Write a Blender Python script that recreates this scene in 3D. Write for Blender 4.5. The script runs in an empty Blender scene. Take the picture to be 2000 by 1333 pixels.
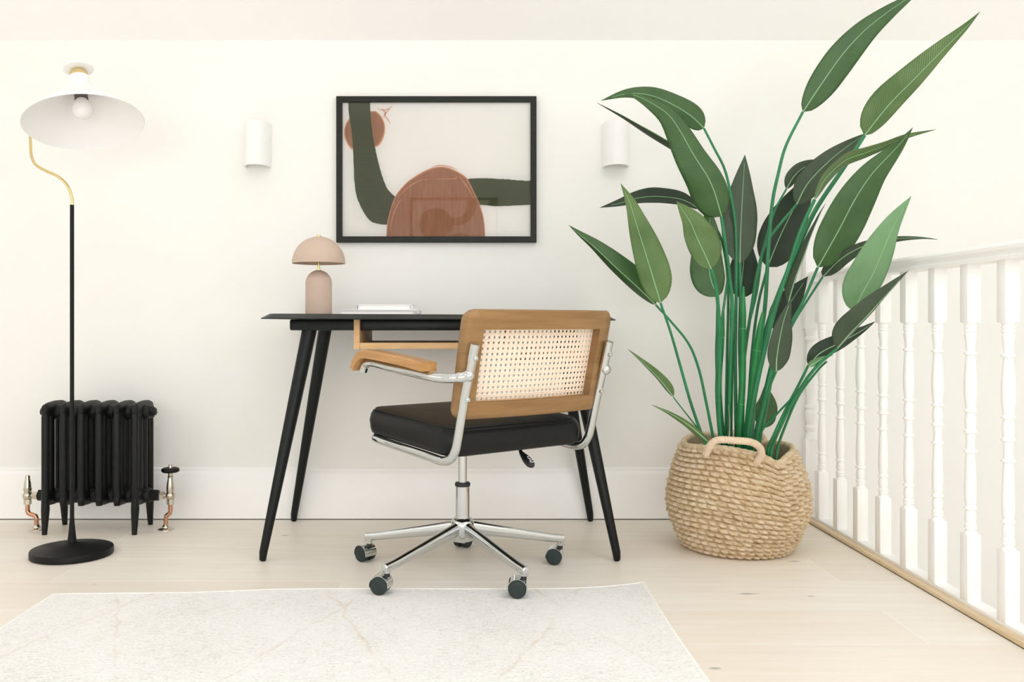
import bpy, bmesh, math, random
from mathutils import Vector, Matrix
random.seed(7)
PI = math.pi
SC = bpy.context.scene
COL = SC.collection

# ------------------------------------------------------------------ camera
F = 1744.0            # focal length in pixels of the 2000 px wide frame
PX, PY = 914.0, 632.0 # where the horizontal wall-to-camera lines meet
CH = 0.72             # camera height
cam_d = bpy.data.cameras.new('camera')
cam_d.sensor_width = 36.0
cam_d.lens = F / 2000.0 * 36.0
cam_d.shift_x = (1000.0 - PX) / 2000.0
cam_d.shift_y = -(666.5 - PY) / 2000.0
cam_d.clip_start = 0.05
cam = bpy.data.objects.new('camera', cam_d)
cam.location = (0, 0, CH)
cam.rotation_euler = (PI / 2, 0, 0)
COL.objects.link(cam)
SC.camera = cam

# ------------------------------------------------------------------ light
SC.view_settings.view_transform = 'Standard'
SC.view_settings.look = 'None'
SC.view_settings.gamma = 1.0
SC.view_settings.use_curve_mapping = False
SC.view_settings.exposure = -0.13
wd = bpy.data.worlds.new('daylight')
wd.use_nodes = True
wd.node_tree.nodes['Background'].inputs[0].default_value = (1.0, 0.97, 0.92, 1)
wd.node_tree.nodes['Background'].inputs[1].default_value = 1.0
SC.world = wd

def area(name, loc, aim, sx, sy, power, col):
    l = bpy.data.lights.new(name, 'AREA')
    l.shape = 'RECTANGLE'; l.size = sx; l.size_y = sy
    l.energy = power; l.color = col
    o = bpy.data.objects.new(name, l)
    o.location = loc
    d = Vector(aim) - Vector(loc)
    o.rotation_euler = d.to_track_quat('-Z', 'Y').to_euler()
    COL.objects.link(o)
    return o
SC.cycles.diffuse_bounces = 8
DAY = (0.955, 0.968, 1.04)
area('window_daylight_left', (-2.72, 0.95, 1.4), (-0.2, 2.2, 0.9), 1.7, 1.2, 5, DAY)
area('window_daylight_behind', (-2.0, -2.15, 1.5), (-0.2, 3.0, 0.8), 1.2, 1.6, 7, DAY)  # added front fill, placed before the opening behind the camera
area('window_daylight_far', (1.45, -2.15, 1.5), (0.5, 3.0, 0.7), 1.5, 1.6, 15, DAY)  # added fill on the right behind the camera, no window there
area('window_daylight_low', (-0.2, -2.15, 0.80), (0.4, 3.0, 0.9), 2.4, 1.2, 38, DAY)  # added wide low fill to brighten the lower half of the room
area('rooflight_daylight', (0.6, 0.75, 2.66), (0.6, 0.76, 0.0), 2.8, 1.3, 14, DAY)  # added overhead fill; the ceiling has no opening
area('stair_window_daylight', (1.95, 0.2, 1.7), (1.5, 3.2, 0.2), 0.7, 1.4, 10, DAY)  # added fill to brighten the balustrade side, no window modelled

# ------------------------------------------------------------------ materials
def srgb(c):
    return tuple(((x / 255.0) / 12.92 if x / 255.0 <= 0.04045 else ((x / 255.0 + 0.055) / 1.055) ** 2.4) for x in c) + (1.0,)

class NT:
    def __init__(s, name):
        s.m = bpy.data.materials.new(name); s.m.use_nodes = True
        s.t = s.m.node_tree; s.n = s.t.nodes
        s.b = s.n['Principled BSDF']; s.out = s.n['Material Output']
    def add(s, typ, **kw):
        nd = s.n.new(typ)
        for k, v in kw.items():
            if k.startswith('i_'):
                nm = k[2:]
                nd.inputs[int(nm) if nm.isdigit() else nm].default_value = v
            else:
                setattr(nd, k, v)
        return nd
    def link(s, a, b): s.t.links.new(a, b)
    def math(s, op, a, b=None, c=None, clamp=False):
        nd = s.add('ShaderNodeMath', operation=op, use_clamp=clamp)
        for i, v in enumerate((a, b, c)):
            if v is None: continue
            if isinstance(v, (int, float)): nd.inputs[i].default_value = v
            else: s.link(v, nd.inputs[i])
        return nd.outputs[0]
    def mix(s, fac, a, b, blend='MIX'):
        nd = s.add('ShaderNodeMix', data_type='RGBA', blend_type=blend)
        for i, v in ((0, fac), (6, a), (7, b)):
            if isinstance(v, (int, float, tuple)): nd.inputs[i].default_value = v
            else: s.link(v, nd.inputs[i])
        return nd.outputs[2]
    def obj(s, scale=(1, 1, 1), rot=(0, 0, 0), uv=False):
        tc = s.add('ShaderNodeTexCoord'); mp = s.add('ShaderNodeMapping')
        mp.inputs['Scale'].default_value = scale; mp.inputs['Rotation'].default_value = rot
        s.link(tc.outputs['UV' if uv else 'Object'], mp.inputs['Vector'])
        return mp.outputs[0]
    def noise(s, vec, scale, detail=3, rough=0.5):
        nd = s.add('ShaderNodeTexNoise'); nd.inputs['Scale'].default_value = scale
        nd.inputs['Detail'].default_value = detail; nd.inputs['Roughness'].default_value = rough
        s.link(vec, nd.inputs['Vector'])
        return nd.outputs['Fac']
    def ramp(s, fac, stops):
        nd = s.add('ShaderNodeValToRGB'); e = nd.color_ramp.elements
        while len(e) < len(stops): e.new(0.5)
        for i, (p, c) in enumerate(stops): e[i].position = p; e[i].color = c
        s.link(fac, nd.inputs[0])
        return nd.outputs[0]
    def bump(s, h, strength=0.2, dist=0.002):
        nd = s.add('ShaderNodeBump'); nd.inputs['Strength'].default_value = strength
        nd.inputs['Distance'].default_value = dist
        s.link(h, nd.inputs['Height']); s.link(nd.outputs[0], s.b.inputs['Normal'])
    def set(s, **kw):
        for k, v in kw.items():
            k = k.replace('_', ' ')
            if isinstance(v, (int, float, tuple)): s.b.inputs[k].default_value = v
            else: s.link(v, s.b.inputs[k])
        return s.m

def plain(name, rgb, rough=0.5, metal=0.0, var=0.03, scale=30.0, bump=0.0, spec=0.5):
    t = NT(name); c = srgb(rgb); v = t.obj()
    nz = t.noise(v, scale, 4)
    lo = tuple(x * (1 - var) for x in c[:3]) + (1,); hi = tuple(min(1, x * (1 + var)) for x in c[:3]) + (1,)
    t.set(Base_Color=t.ramp(nz, [(0.3, lo), (0.7, hi)]), Roughness=rough, Metallic=metal)
    t.b.inputs['Specular IOR Level'].default_value = spec
    if bump: t.bump(t.noise(v, scale * 6, 3), bump, 0.001)
    return t.m

def wood(name, a, b, stretch=(3, 40, 40), rough=0.4, knots=1.0, coat=0.0, rot=(0, 0, 0)):
    t = NT(name)
    v0 = t.obj((1, 1, 1), rot)
    def sc(k):
        mp = t.add('ShaderNodeMapping'); mp.inputs['Scale'].default_value = tuple(x * k for x in stretch)
        t.link(v0, mp.inputs['Vector']); return mp.outputs[0]
    v = sc(1)
    w = t.noise(v, 2.2, 6, 0.62)
    v2 = sc(4)
    f = t.noise(v2, 3.0, 3, 0.6)
    c1 = t.ramp(w, [(0.32, srgb(a)), (0.68, srgb(b))])
    c2 = t.mix(t.math('MULTIPLY', f, 0.3), c1, srgb(tuple(x * 0.72 for x in a)))
    t.set(Base_Color=c2, Roughness=rough)
    t.b.inputs['Specular IOR Level'].default_value = 0.3
    if coat: t.set(Coat_Weight=coat, Coat_Roughness=0.25)
    t.bump(f, 0.08, 0.001)
    return t.m

M = {}
M['wall'] = plain('wall_paint', (245, 245, 241), 0.75, var=0.006, scale=6, bump=0.03, spec=0.2)
M['stairwall'] = plain('stairwell_paint', (240, 239, 234), 0.8, var=0.006, scale=6, spec=0.2)
M['ceil'] = plain('ceiling_paint', (252, 251, 249), 0.85, var=0.004, scale=6, spec=0.1)
M['trim'] = plain('white_satin_paint', (253, 253, 251), 0.35, var=0.004, scale=9)
M['gap'] = plain('shadow_gap_filler', (70, 66, 58), 0.8)  # dark tone standing in for shade under the skirting
M['black'] = plain('black_satin_wood', (13, 18, 18), 0.4, var=0.1, scale=50, spec=0.28)
M['black_top'] = plain('black_laminate', (26, 30, 29), 0.35, var=0.05, scale=60, spec=0.4)
M['blackmetal'] = plain('black_powder_coat', (12, 13, 12), 0.45, var=0.08, scale=90, spec=0.25)
M['iron'] = plain('cast_iron_black', (16, 19, 17), 0.46, var=0.1, scale=40, bump=0.05, spec=0.3)
M['plastic'] = plain('black_plastic', (30, 34, 34), 0.42, var=0.05)
M['wheel'] = plain('caster_wheel_plastic', (44, 54, 52), 0.5, var=0.05, spec=0.3)
M['leather'] = plain('black_leatherette', (8, 11, 12), 0.40, var=0.15, scale=25, bump=0.12, spec=0.32)
M['chrome'] = plain('chrome', (208, 211, 211), 0.06, 1.0, var=0.01)
M['nickel'] = plain('brushed_nickel', (205, 198, 184), 0.2, 1.0, var=0.04)
M['copper'] = plain('copper_pipe', (206, 158, 132), 0.25, 1.0, var=0.15, scale=40)
M['brass'] = plain('pale_brass', (226, 205, 150), 0.25, 1.0, var=0.03)
M['whitemetal'] = plain('white_enamel', (252, 252, 252), 0.4, var=0.003)
M['bulb'] = plain('opal_bulb_glass', (252, 252, 252), 0.15, var=0.002)
M['socket'] = plain('grey_socket', (92, 92, 86), 0.5)
M['taupe'] = plain('taupe_matt_metal', (204, 182, 165), 0.55, var=0.015)
M['taupe_in'] = plain('taupe_inner', (150, 118, 98), 0.7, var=0.02)
M['plaster'] = plain('white_plaster', (250, 249, 247), 0.6, var=0.004)
M['paper'] = plain('book_pages', (244, 242, 240), 0.8, var=0.02, scale=200)
M['cover'] = plain('white_book_cover', (250, 249, 252), 0.4, var=0.004)
M['violet'] = plain('violet_headband', (120, 108, 170), 0.7)
M['greyend'] = plain('grey_book_spine', (205, 203, 203), 0.6)
M['frame'] = wood('black_stained_frame', (18, 20, 15), (32, 34, 28), (8, 60, 60), 0.45)
M['oak'] = wood('light_oak', (222, 178, 124), (238, 202, 154), (2.5, 30, 30), 0.5)
M['oakdark'] = wood('oak_veneer_inside', (128, 112, 88), (176, 156, 126), (2.5, 30, 30), 0.5)
M['walnut'] = wood('bent_beech_stained', (140, 104, 62), (168, 130, 84), (1.6, 5, 22), 0.33, coat=0.25, rot=(0, 0, math.radians(-37.6)))
M['armwood'] = wood('armrest_beech', (182, 132, 76), (208, 160, 104), (30, 3, 30), 0.35, coat=0.25, rot=(0, 0, math.radians(-37.6)))
M['nosing'] = wood('oak_nosing', (226, 200, 160), (242, 222, 190), (30, 3, 30), 0.5)
M['soil'] = plain('dark_moss', (50, 56, 40), 0.9, var=0.3, scale=60)
M['potblack'] = plain('nursery_pot', (40, 40, 38), 0.6)
M['handle'] = None

def floor_mat():
    t = NT('pale_oak_boards')
    tc = t.add('ShaderNodeTexCoord')
    mp = t.add('ShaderNodeMapping'); mp.inputs['Location'].default_value = (0.35, -2.489 + 0.2435 * 12, 0)
    t.link(tc.outputs['Object'], mp.inputs['Vector'])
    br = t.add('ShaderNodeTexBrick', offset=0.37, offset_frequency=2)
    br.inputs['Scale'].default_value = 1.0
    br.inputs['Brick Width'].default_value = 2.2
    br.inputs['Row Height'].default_value = 0.2435
    br.inputs['Mortar Size'].default_value = 0.0026
    br.inputs['Mortar Smooth'].default_value = 0.3
    br.inputs['Color1'].default_value = srgb((247, 242, 233)); br.inputs['Color2'].default_value = srgb((237, 229, 216))
    br.inputs['Mortar'].default_value = srgb((249, 246, 239))
    t.link(mp.outputs[0], br.inputs['Vector'])
    v = t.obj((1.2, 14, 14)); g = t.noise(v, 2.4, 6, 0.6)
    c = t.mix(t.math('MULTIPLY', t.ramp(g, [(0.35, (0, 0, 0, 1)), (0.75, (1, 1, 1, 1))]), 0.35), br.outputs['Color'], srgb((224, 211, 192)))
    # a few grey knots: x, y, half length, half width
    geo = t.add('ShaderNodeNewGeometry'); sp = t.add('ShaderNodeSeparateXYZ'); t.link(geo.outputs['Position'], sp.inputs[0])
    kn = None
    wob = t.noise(t.obj((20, 20, 20)), 3.0, 3)
    for (x, y, a, b) in ((0.745, 2.375, 0.035, 0.009), (0.985, 2.70, 0.025, 0.008), (0.905, 2.355, 0.013, 0.006), (0.515, 1.862, 0.016, 0.009), (-0.62, 3.03, 0.02, 0.008), (-0.31, 2.83, 0.014, 0.01), (-1.03, 2.46, 0.008, 0.006)):
        dx = t.math('DIVIDE', t.math('SUBTRACT', sp.outputs[0], x), a)
        dy = t.math('DIVIDE', t.math('SUBTRACT', sp.outputs[1], y), b)
        d = t.math('ADD', t.math('MULTIPLY', dx, dx), t.math('MULTIPLY', dy, dy))
        d = t.math('ADD', d, t.math('MULTIPLY', wob, 1.2))
        k = t.math('SUBTRACT', 1.5, d, clamp=True)
        kn = k if kn is None else t.math('MAXIMUM', kn, k)
    c = t.mix(t.math('MULTIPLY', kn, 0.85), c, srgb((160, 160, 150)))
    t.set(Base_Color=c, Roughness=0.42)
    t.b.inputs['Specular IOR Level'].default_value = 0.35
    return t.m
M['floor'] = floor_mat()

def rug_mat():
    t = NT('cream_flatweave')
    geo = t.add('ShaderNodeNewGeometry'); sp = t.add('ShaderNodeSeparateXYZ'); t.link(geo.outputs['Position'], sp.inputs[0])
    v = t.obj((9, 120, 1)); n1 = t.noise(v, 3.0, 4, 0.7)
    v2 = t.obj((60, 300, 1)); n2 = t.noise(v2, 2.0, 2, 0.6)
    n3 = t.noise(t.obj((1, 1, 1)), 4.0, 3)
    f = t.math('MULTIPLY', t.math('MULTIPLY', n1, n2), 1.9)
    f = t.math('MULTIPLY', f, t.math('ADD', t.math('MULTIPLY', n3, 0.5), 0.62))
    c = t.ramp(f, [(0.30, srgb((252, 252, 251))), (0.46, srgb((244, 243, 240))), (0.64, srgb((200, 200, 196)))])
    wob = t.math('MULTIPLY', t.math('SUBTRACT', t.noise(t.obj((1, 1, 1)), 9.0, 3), 0.5), 0.05)
    ln = None
    for sgn, off in ((0.38, 0.03), (-0.38, 1.73)):
        q = t.math('ADD', t.math('ADD', sp.outputs[0], t.math('MULTIPLY', sp.outputs[1], sgn)), off)
        q = t.math('ADD', q, wob)
        q = t.math('PINGPONG', q, 0.28)
        k = t.math('SUBTRACT', 1.0, t.math('DIVIDE', q, 0.007), clamp=True)
        ln = k if ln is None else t.math('MAXIMUM', ln, k)
    brk = t.math('MULTIPLY', t.math('SUBTRACT', n3, 0.35, clamp=True), 1.6)
    c = t.mix(t.math('MULTIPLY', ln, brk), c, srgb((214, 190, 158)))
    t.set(Base_Color=c, Roughness=0.95)
    t.b.inputs['Specular IOR Level'].default_value = 0.1
    wv = t.add('ShaderNodeTexWave', wave_type='BANDS', bands_direction='Y'); wv.inputs['Scale'].default_value = 55; wv.inputs['Distortion'].default_value = 1.0
    t.link(t.obj(), wv.inputs['Vector'])
    t.bump(t.math('ADD', wv.outputs['Fac'], t.math('MULTIPLY', n2, 2.0)), 0.5, 0.0015)
    return t.m
M['rug'] = rug_mat()
M['rugedge'] = plain('rug_binding', (250, 249, 245), 0.95, var=0.02, scale=120, bump=0.3, spec=0.1)

def leaf_mat(name, dark, mid, light, rough=0.42, vein=0.5):
    t = NT(name)
    uv = t.add('ShaderNodeTexCoord'); sp = t.add('ShaderNodeSeparateXYZ'); t.link(uv.outputs['UV'], sp.inputs[0])
    u = t.math('ABSOLUTE', t.math('SUBTRACT', sp.outputs[0], 0.5))
    # side veins sweep from the midrib towards the tip
    ph = t.math('SUBTRACT', sp.outputs[1], t.math('MULTIPLY', u, 0.22))
    w = t.math('SINE', t.math('MULTIPLY', ph, 1000.0))
    nz = t.noise(t.obj((1, 1, 1)), 18.0, 4)
    w2 = t.math('MULTIPLY', t.math('ADD', w, 1.0), 0.5)
    base = t.mix(nz, srgb(dark), srgb(mid))
    n2 = t.noise(t.obj((1, 1, 1)), 7.0, 2)
    k = t.math('MULTIPLY', t.math('MULTIPLY', w2, w2), t.math('MULTIPLY', t.math('SUBTRACT', n2, 0.25, clamp=True), 1.6 * vein))
    c = t.mix(k, base, srgb(light))
    t.set(Base_Color=c, Roughness=rough)
    t.b.inputs['Specular IOR Level'].default_value = 0.4
    t.bump(w, 0.25, 0.0006)
    return t.m
M['leafA'] = leaf_mat('leaf_fresh', (58, 88, 44), (78, 112, 60), (156, 180, 112), vein=0.9)
M['leafB'] = leaf_mat('leaf_deep', (50, 80, 42), (68, 104, 56), (100, 140, 80), vein=0.25)
M['leafC'] = leaf_mat('leaf_underside', (50, 66, 46), (68, 84, 62), (92, 108, 84), 0.5, vein=0.25)
M['leafD'] = leaf_mat('leaf_dark', (30, 46, 30), (42, 60, 40), (60, 80, 56), 0.45, vein=0.2)
M['leafE'] = leaf_mat('leaf_pale', (90, 130, 86), (116, 156, 110), (150, 190, 140), 0.4, vein=0.3)
M['rib'] = plain('leaf_midrib', (142, 186, 140), 0.45, var=0.05)
M['stem'] = plain('leaf_stem', (34, 122, 74), 0.42, var=0.18, scale=14)
M['trunk'] = plain('plant_cane', (36, 132, 70), 0.42, var=0.22, scale=12)
M['node'] = plain('cane_joint', (90, 170, 110), 0.5)

def basket_mat():
    t = NT('seagrass_weave')
    v = t.obj((1, 1, 1))
    n1 = t.noise(v, 45, 4, 0.6); n2 = t.noise(t.obj((60, 60, 260)), 3.0, 4, 0.65); n3 = t.noise(v, 7, 2)
    c = t.ramp(n1, [(0.3, srgb((206, 182, 144))), (0.5, srgb((234, 216, 184))), (0.75, srgb((248, 238, 218)))])
    c = t.mix(t.math('MULTIPLY', t.math('SUBTRACT', n2, 0.42, clamp=True), 1.9), c, srgb((140, 106, 66)))
    c = t.mix(t.math('MULTIPLY', n3, 0.25), c, srgb((206, 170, 116)))
    t.set(Base_Color=c, Roughness=0.85)
    t.b.inputs['Specular IOR Level'].default_value = 0.2
    t.bump(n2, 0.6, 0.002)
    return t.m
M['basket'] = basket_mat()
M['rope'] = plain('cream_cord', (226, 206, 180), 0.85, var=0.05, scale=80, spec=0.2)

def cane_mat():
    t = NT('woven_cane')
    n = t.noise(t.obj((120, 120, 120)), 3.0, 3)
    c = t.ramp(n, [(0.3, srgb((240, 216, 190))), (0.6, srgb((252, 240, 224)))])
    t.set(Base_Color=c, Roughness=0.55)
    return t.m
M['cane'] = cane_mat()
M['canetrim'] = wood('cane_spline', (196, 160, 120), (226, 196, 160), (6, 90, 90), 0.6)

def glass_mat():
    t = NT('picture_glass')
    fr = t.add('ShaderNodeFresnel'); fr.inputs['IOR'].default_value = 1.6
    tr = t.add('ShaderNodeBsdfTransparent'); gl = t.add('ShaderNodeBsdfGlossy'); gl.inputs['Roughness'].default_value = 0.0
    mx = t.add('ShaderNodeMixShader')
    t.link(fr.outputs[0], mx.inputs[0]); t.link(tr.outputs[0], mx.inputs[1]); t.link(gl.outputs[0], mx.inputs[2])
    t.link(mx.outputs[0], t.out.inputs[0])
    return t.m
M['glass'] = glass_mat()
M['print_paper'] = plain('print_paper', (255, 253, 247), 0.8, var=0.004)
def paint_mat(name, a, b, sc=(6, 6, 30)):
    t = NT(name); n = t.noise(t.obj(sc), 3.0, 5, 0.65)
    t.set(Base_Color=t.ramp(n, [(0.35, srgb(a)), (0.7, srgb(b))]), Roughness=0.8)
    t.b.inputs['Specular IOR Level'].default_value = 0.1
    return t.m
M['ink_green'] = paint_mat('print_ink_dark', (80, 86, 62), (88, 94, 70))  # near-black ink lightened to carry the veil of the glass reflection
M['ink_brown'] = paint_mat('print_ink_brown', (170, 122, 94), (184, 138, 110), (30, 10, 4))  # brown lightened too, the reflected haze is in the colour
M['ink_orange'] = paint_mat('print_ink_orange', (222, 146, 110), (240, 186, 156))

# ------------------------------------------------------------------ mesh helpers
def W(px, py, Y):
    return Vector(((px - PX) / F * Y, Y, CH - (py - PY) / F * Y))

ORG = {}
def link_mesh(name, verts, faces, mat, parent=None, origin=None, smooth=True, angle=40, mats=None, fmat=None, uvs=None):
    me = bpy.data.meshes.new(name)
    if parent is not None: org = ORG[parent.name]
    else: org = Vector(origin) if origin is not None else Vector((0, 0, 0))
    me.from_pydata([tuple(Vector(v) - org) for v in verts], [], faces)
    for m in (mats or [mat]): me.materials.append(m)
    if fmat: me.polygons.foreach_set('material_index', fmat)
    if uvs:
        ul = me.uv_layers.new(name='UVMap')
        for lp in me.loops: ul.data[lp.index].uv = uvs[lp.vertex_index]
    bm = bmesh.new(); bm.from_mesh(me)
    bmesh.ops.recalc_face_normals(bm, faces=bm.faces)
    bm.to_mesh(me); bm.free()
    if smooth:
        me.polygons.foreach_set('use_smooth', [True] * len(me.polygons))
        me.set_sharp_from_angle(angle=math.radians(angle))
    o = bpy.data.objects.new(name, me)
    COL.objects.link(o)
    if parent is not None: o.parent = parent
    else: o.location = org
    ORG[o.name] = org
    return o

def tag(o, label=None, cat=None, group=None, kind=None):
    if label: o['label'] = label
    if cat: o['category'] = cat
    if group: o['group'] = group
    if kind: o['kind'] = kind
    return o

def thing(name, loc, label, cat, group=None):
    o = bpy.data.objects.new(name, None); o.empty_display_size = 0.05
    COL.objects.link(o); o.location = loc
    ORG[o.name] = Vector(loc)
    return tag(o, label, cat, group)

class MB:
    """collects shapes in world coordinates"""
    def __init__(s): s.v = []; s.f = []
    def raw(s, v, f):
        k = len(s.v); s.v += [Vector(x) for x in v]; s.f += [tuple(i + k for i in q) for q in f]; return s
    def box(s, a, b, bev=0.0, seg=2, mat=None):
        bm = bmesh.new(); bmesh.ops.create_cube(bm, size=1.0)
        a = Vector(a); b = Vector(b); c = (a + b) / 2; d = b - a
        for v in bm.verts: v.co = Vector((v.co.x * d.x, v.co.y * d.y, v.co.z * d.z)) + c
        if bev: bmesh.ops.bevel(bm, geom=bm.edges[:], offset=bev, segments=seg, profile=0.5, affect='EDGES')
        if mat is not None: bmesh.ops.transform(bm, matrix=mat, verts=bm.verts)
        bm.verts.index_update()
        s.raw([v.co.copy() for v in bm.verts], [[v.index for v in f.verts] for f in bm.faces]); bm.free(); return s
    def lathe(s, prof, c=(0, 0, 0), axis=(0, 0, 1), n=32, cap=True):
        """prof: (radius, distance along axis)"""
        ax = Vector(axis).normalized(); c = Vector(c)
        u = ax.orthogonal().normalized(); w = ax.cross(u)
        k = len(s.v)
        for r, h in prof:
            for i in range(n):
                a = 2 * PI * i / n
                s.v.append(c + ax * h + (u * math.cos(a) + w * math.sin(a)) * max(r, 1e-5))
        for j in range(len(prof) - 1):
            for i in range(n):
                i2 = (i + 1) % n
                s.f.append((k + j * n + i, k + j * n + i2, k + (j + 1) * n + i2, k + (j + 1) * n + i))
        if cap:
            s.f.append(tuple(k + i for i in range(n)))
            e = k + (len(prof) - 1) * n
            s.f.append(tuple(e + i for i in reversed(range(n))))
        return s
    def tube(s, pts, rad, n=12, cap=True, flat=None):
        pts = [Vector(p) for p in pts]; m = len(pts)
        if not isinstance(rad, (list, tuple)): rad = [rad] * m
        k = len(s.v); t0 = (pts[1] - pts[0]).normalized(); u = t0.orthogonal().normalized()
        for j in range(m):
            if j == 0: t = t0
            elif j == m - 1: t = (pts[j] - pts[j - 1]).normalized()
            else: t = (pts[j + 1] - pts[j - 1]).normalized()
            u = (u - t * u.dot(t)).normalized(); w = t.cross(u)
            for i in range(n):
                a = 2 * PI * i / n
                s.v.append(pts[j] + (u * math.cos(a) + w * math.sin(a)) * rad[j])
        for j in range(m - 1):
            for i in range(n):
                i2 = (i + 1) % n
                s.f.append((k + j * n + i, k + j * n + i2, k + (j + 1) * n + i2, k + (j + 1) * n + i))
        if cap:
            s.f.append(tuple(k + i for i in reversed(range(n))))
            e = k + (m - 1) * n
            s.f.append(tuple(e + i for i in range(n)))
        return s
    def loft(s, rings, cap=True, closed=True):
        k = len(s.v); n = len(rings[0])
        for r in rings: s.v += [Vector(p) for p in r]
        for j in range(len(rings) - 1):
            for i in range(n if closed else n - 1):
                i2 = (i + 1) % n
                s.f.append((k + j * n + i, k + j * n + i2, k + (j + 1) * n + i2, k + (j + 1) * n + i))
        if cap:
            s.f.append(tuple(k + i for i in reversed(range(n))))
            e = k + (len(rings) - 1) * n
            s.f.append(tuple(e + i for i in range(n)))
        return s
    def sphere(s, c, r, n=20, m=12, sq=(1, 1, 1)):
        rings = []
        for j in range(m + 1):
            ph = PI * j / m
            rr = max(math.sin(ph), 1e-3)
            rings.append([Vector(c) + Vector((r * sq[0] * rr * math.cos(2 * PI * i / n), r * sq[1] * rr * math.sin(2 * PI * i / n), r * sq[2] * math.cos(ph))) for i in range(n)])
        return s.loft(rings)
    def build(s, name, mat, parent=None, origin=None, **kw):
        return link_mesh(name, s.v, s.f, mat, parent, origin, **kw)

def catmull(P, n):
    """n samples over control points of any dimension"""
    P = [tuple(p) for p in P]; m = len(P) - 1; out = []
    for k in range(n):
        x = k / (n - 1) * m; i = min(int(x), m - 1); t = x - i
        p1 = P[i]; p2 = P[i + 1]
        p0 = P[i - 1] if i > 0 else tuple(2 * a - b for a, b in zip(p1, p2))
        p3 = P[i + 2] if i + 2 <= m else tuple(2 * a - b for a, b in zip(p2, p1))
        out.append(tuple(0.5 * (2 * b + (c - a) * t + (2 * a - 5 * b + 4 * c - d) * t * t + (-a + 3 * b - 3 * c + d) * t ** 3) for a, b, c, d in zip(p0, p1, p2, p3)))
    return out

def copy_tree(o, parent=None):
    c = o.copy(); COL.objects.link(c)
    if parent is not None: c.parent = parent
    for ch in list(o.children): copy_tree(ch, c)
    return c

# ------------------------------------------------------------------ the room
YW = 3.285          # back wall plane
ZC = 1.762          # where the wall meets the sloping ceiling
XR = 2.35           # stairwell side wall
XL = -2.8
YB = -2.25
XB = 1.226          # edge of the floor at the balustrade
def st(o): return tag(o, kind='structure')

st(MB().box((XL - 0.1, YW, -1.6), (XR + 0.1, YW + 0.1, ZC + 0.02)).build('wall_back', M['wall'], smooth=False))
b = MB()
b.raw([(XL, YW, ZC), (XR, YW, ZC), (XR, YW - 1.15, ZC + 0.95), (XL, YW - 1.15, ZC + 0.95), (XL, YW + .08, ZC + .06), (XR, YW + .08, ZC + .06), (XR, YW - 1.1, ZC + 1.03), (XL, YW - 1.1, ZC + 1.03)],
      [(0, 1, 2, 3), (4, 5, 6, 7), (0, 1, 5, 4), (3, 2, 6, 7), (0, 3, 7, 4), (1, 2, 6, 5)])
b.box((XL, YB, ZC + 0.95), (XR, YW - 1.12, ZC + 1.03))
st(b.build('ceiling', M['ceil'], smooth=False))
# left wall with a window opening, front wall behind the camera with a wide window
def wall_with_hole(name, axis, pos, a0, a1, z0, z1, h0, h1, hz0, hz1, th, mat):
    m = MB()
    def bx(p, q, r, s_):
        if q - p < 1e-4 or s_ - r < 1e-4: return
        if axis == 'x': m.box((min(pos, pos + th), p, r), (max(pos, pos + th), q, s_))
        else: m.box((p, min(pos, pos + th), r), (q, max(pos, pos + th), s_))
    bx(a0, a1, z0, hz0); bx(a0, a1, hz1, z1); bx(a0, h0, hz0, hz1); bx(h1, a1, hz0, hz1)
    return st(m.build(name, mat, smooth=False))
ZT = ZC + 1.0
wall_with_hole('wall_left', 'x', XL, YB, YW, -0.02, ZT, -0.2, 2.1, 0.6, 2.1, -0.12, M['wall'])
wall_with_hole('wall_front', 'y', YB, XL, XR, -1.6, ZT, -2.3, -1.35, 0.7, 2.2, -0.12, M['wall'])
st(MB().box((XR, YB, -1.6), (XR + 0.1, YW, ZT)).build('wall_right', M['stairwall'], smooth=False))
def window(n, axis, pos, a0, a1, z0, z1):
    root = bpy.data.objects.new('window_%d' % n, None); COL.objects.link(root); ORG[root.name] = Vector((0, 0, 0)); st(root)
    fr = MB()
    def bx(p, q, r, s_):
        if axis == 'x': fr.box((pos - 0.08, p, r), (pos - 0.03, q, s_), 0.004)
        else: fr.box((p, pos - 0.08, r), (q, pos - 0.03, s_), 0.004)
    bx(a0, a1, z0, z0 + .05); bx(a0, a1, z1 - .05, z1); bx(a0, a0 + .05, z0, z1); bx(a1 - .05, a1, z0, z1)
    mid = (a0 + a1) / 2; bx(mid - .02, mid + .02, z0, z1)
    fr.build('window_frame', M['trim'], root)
window(1, 'x', XL, -0.2, 2.1, 0.6, 2.1)
window(2, 'y', YB, -2.3, -1.35, 0.7, 2.2)

st(MB().box((XL, YB, -0.12), (XB, YW, 0.0)).build('floor', M['floor'], smooth=False))
st(MB().box((XB, YB, -1.6), (XR, YW, -1.5)).build('floor_stairwell', M['floor'], smooth=False))
st(MB().box((XB, YB, -0.32), (XB + 0.02, YW, -0.121)).build('trim_stair_edge', M['trim'], smooth=False))
# skirting with a moulded top
def skirt(name, p0, p1, nrm):
    p0 = Vector(p0); p1 = Vector(p1); nv = Vector(nrm)
    prof = [(0, .004), (.015, .004), (.015, .152), (.0135, .156), (.0135, .163), (.0105, .172), (.007, .178), (.007, .186), (.003, .190), (0, .190)]
    rings = [[p + nv * a + Vector((0, 0, z)) for a, z in prof] for p in (p0, p1)]
    return st(MB().loft(rings).build(name, M['trim'], angle=25))
skirt('baseboard_back', (XL, YW, 0), (XB + .015, YW, 0), (0, -1, 0))
skirt('baseboard_left', (XL, YB, 0), (XL, YW - .016, 0), (1, 0, 0))
st(MB().box((XL, YW - .006, 0.0), (XB, YW, .004)).build('trim_1', M['gap'], smooth=False))  # dark strip that paints the shade in the slit below the skirting

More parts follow.
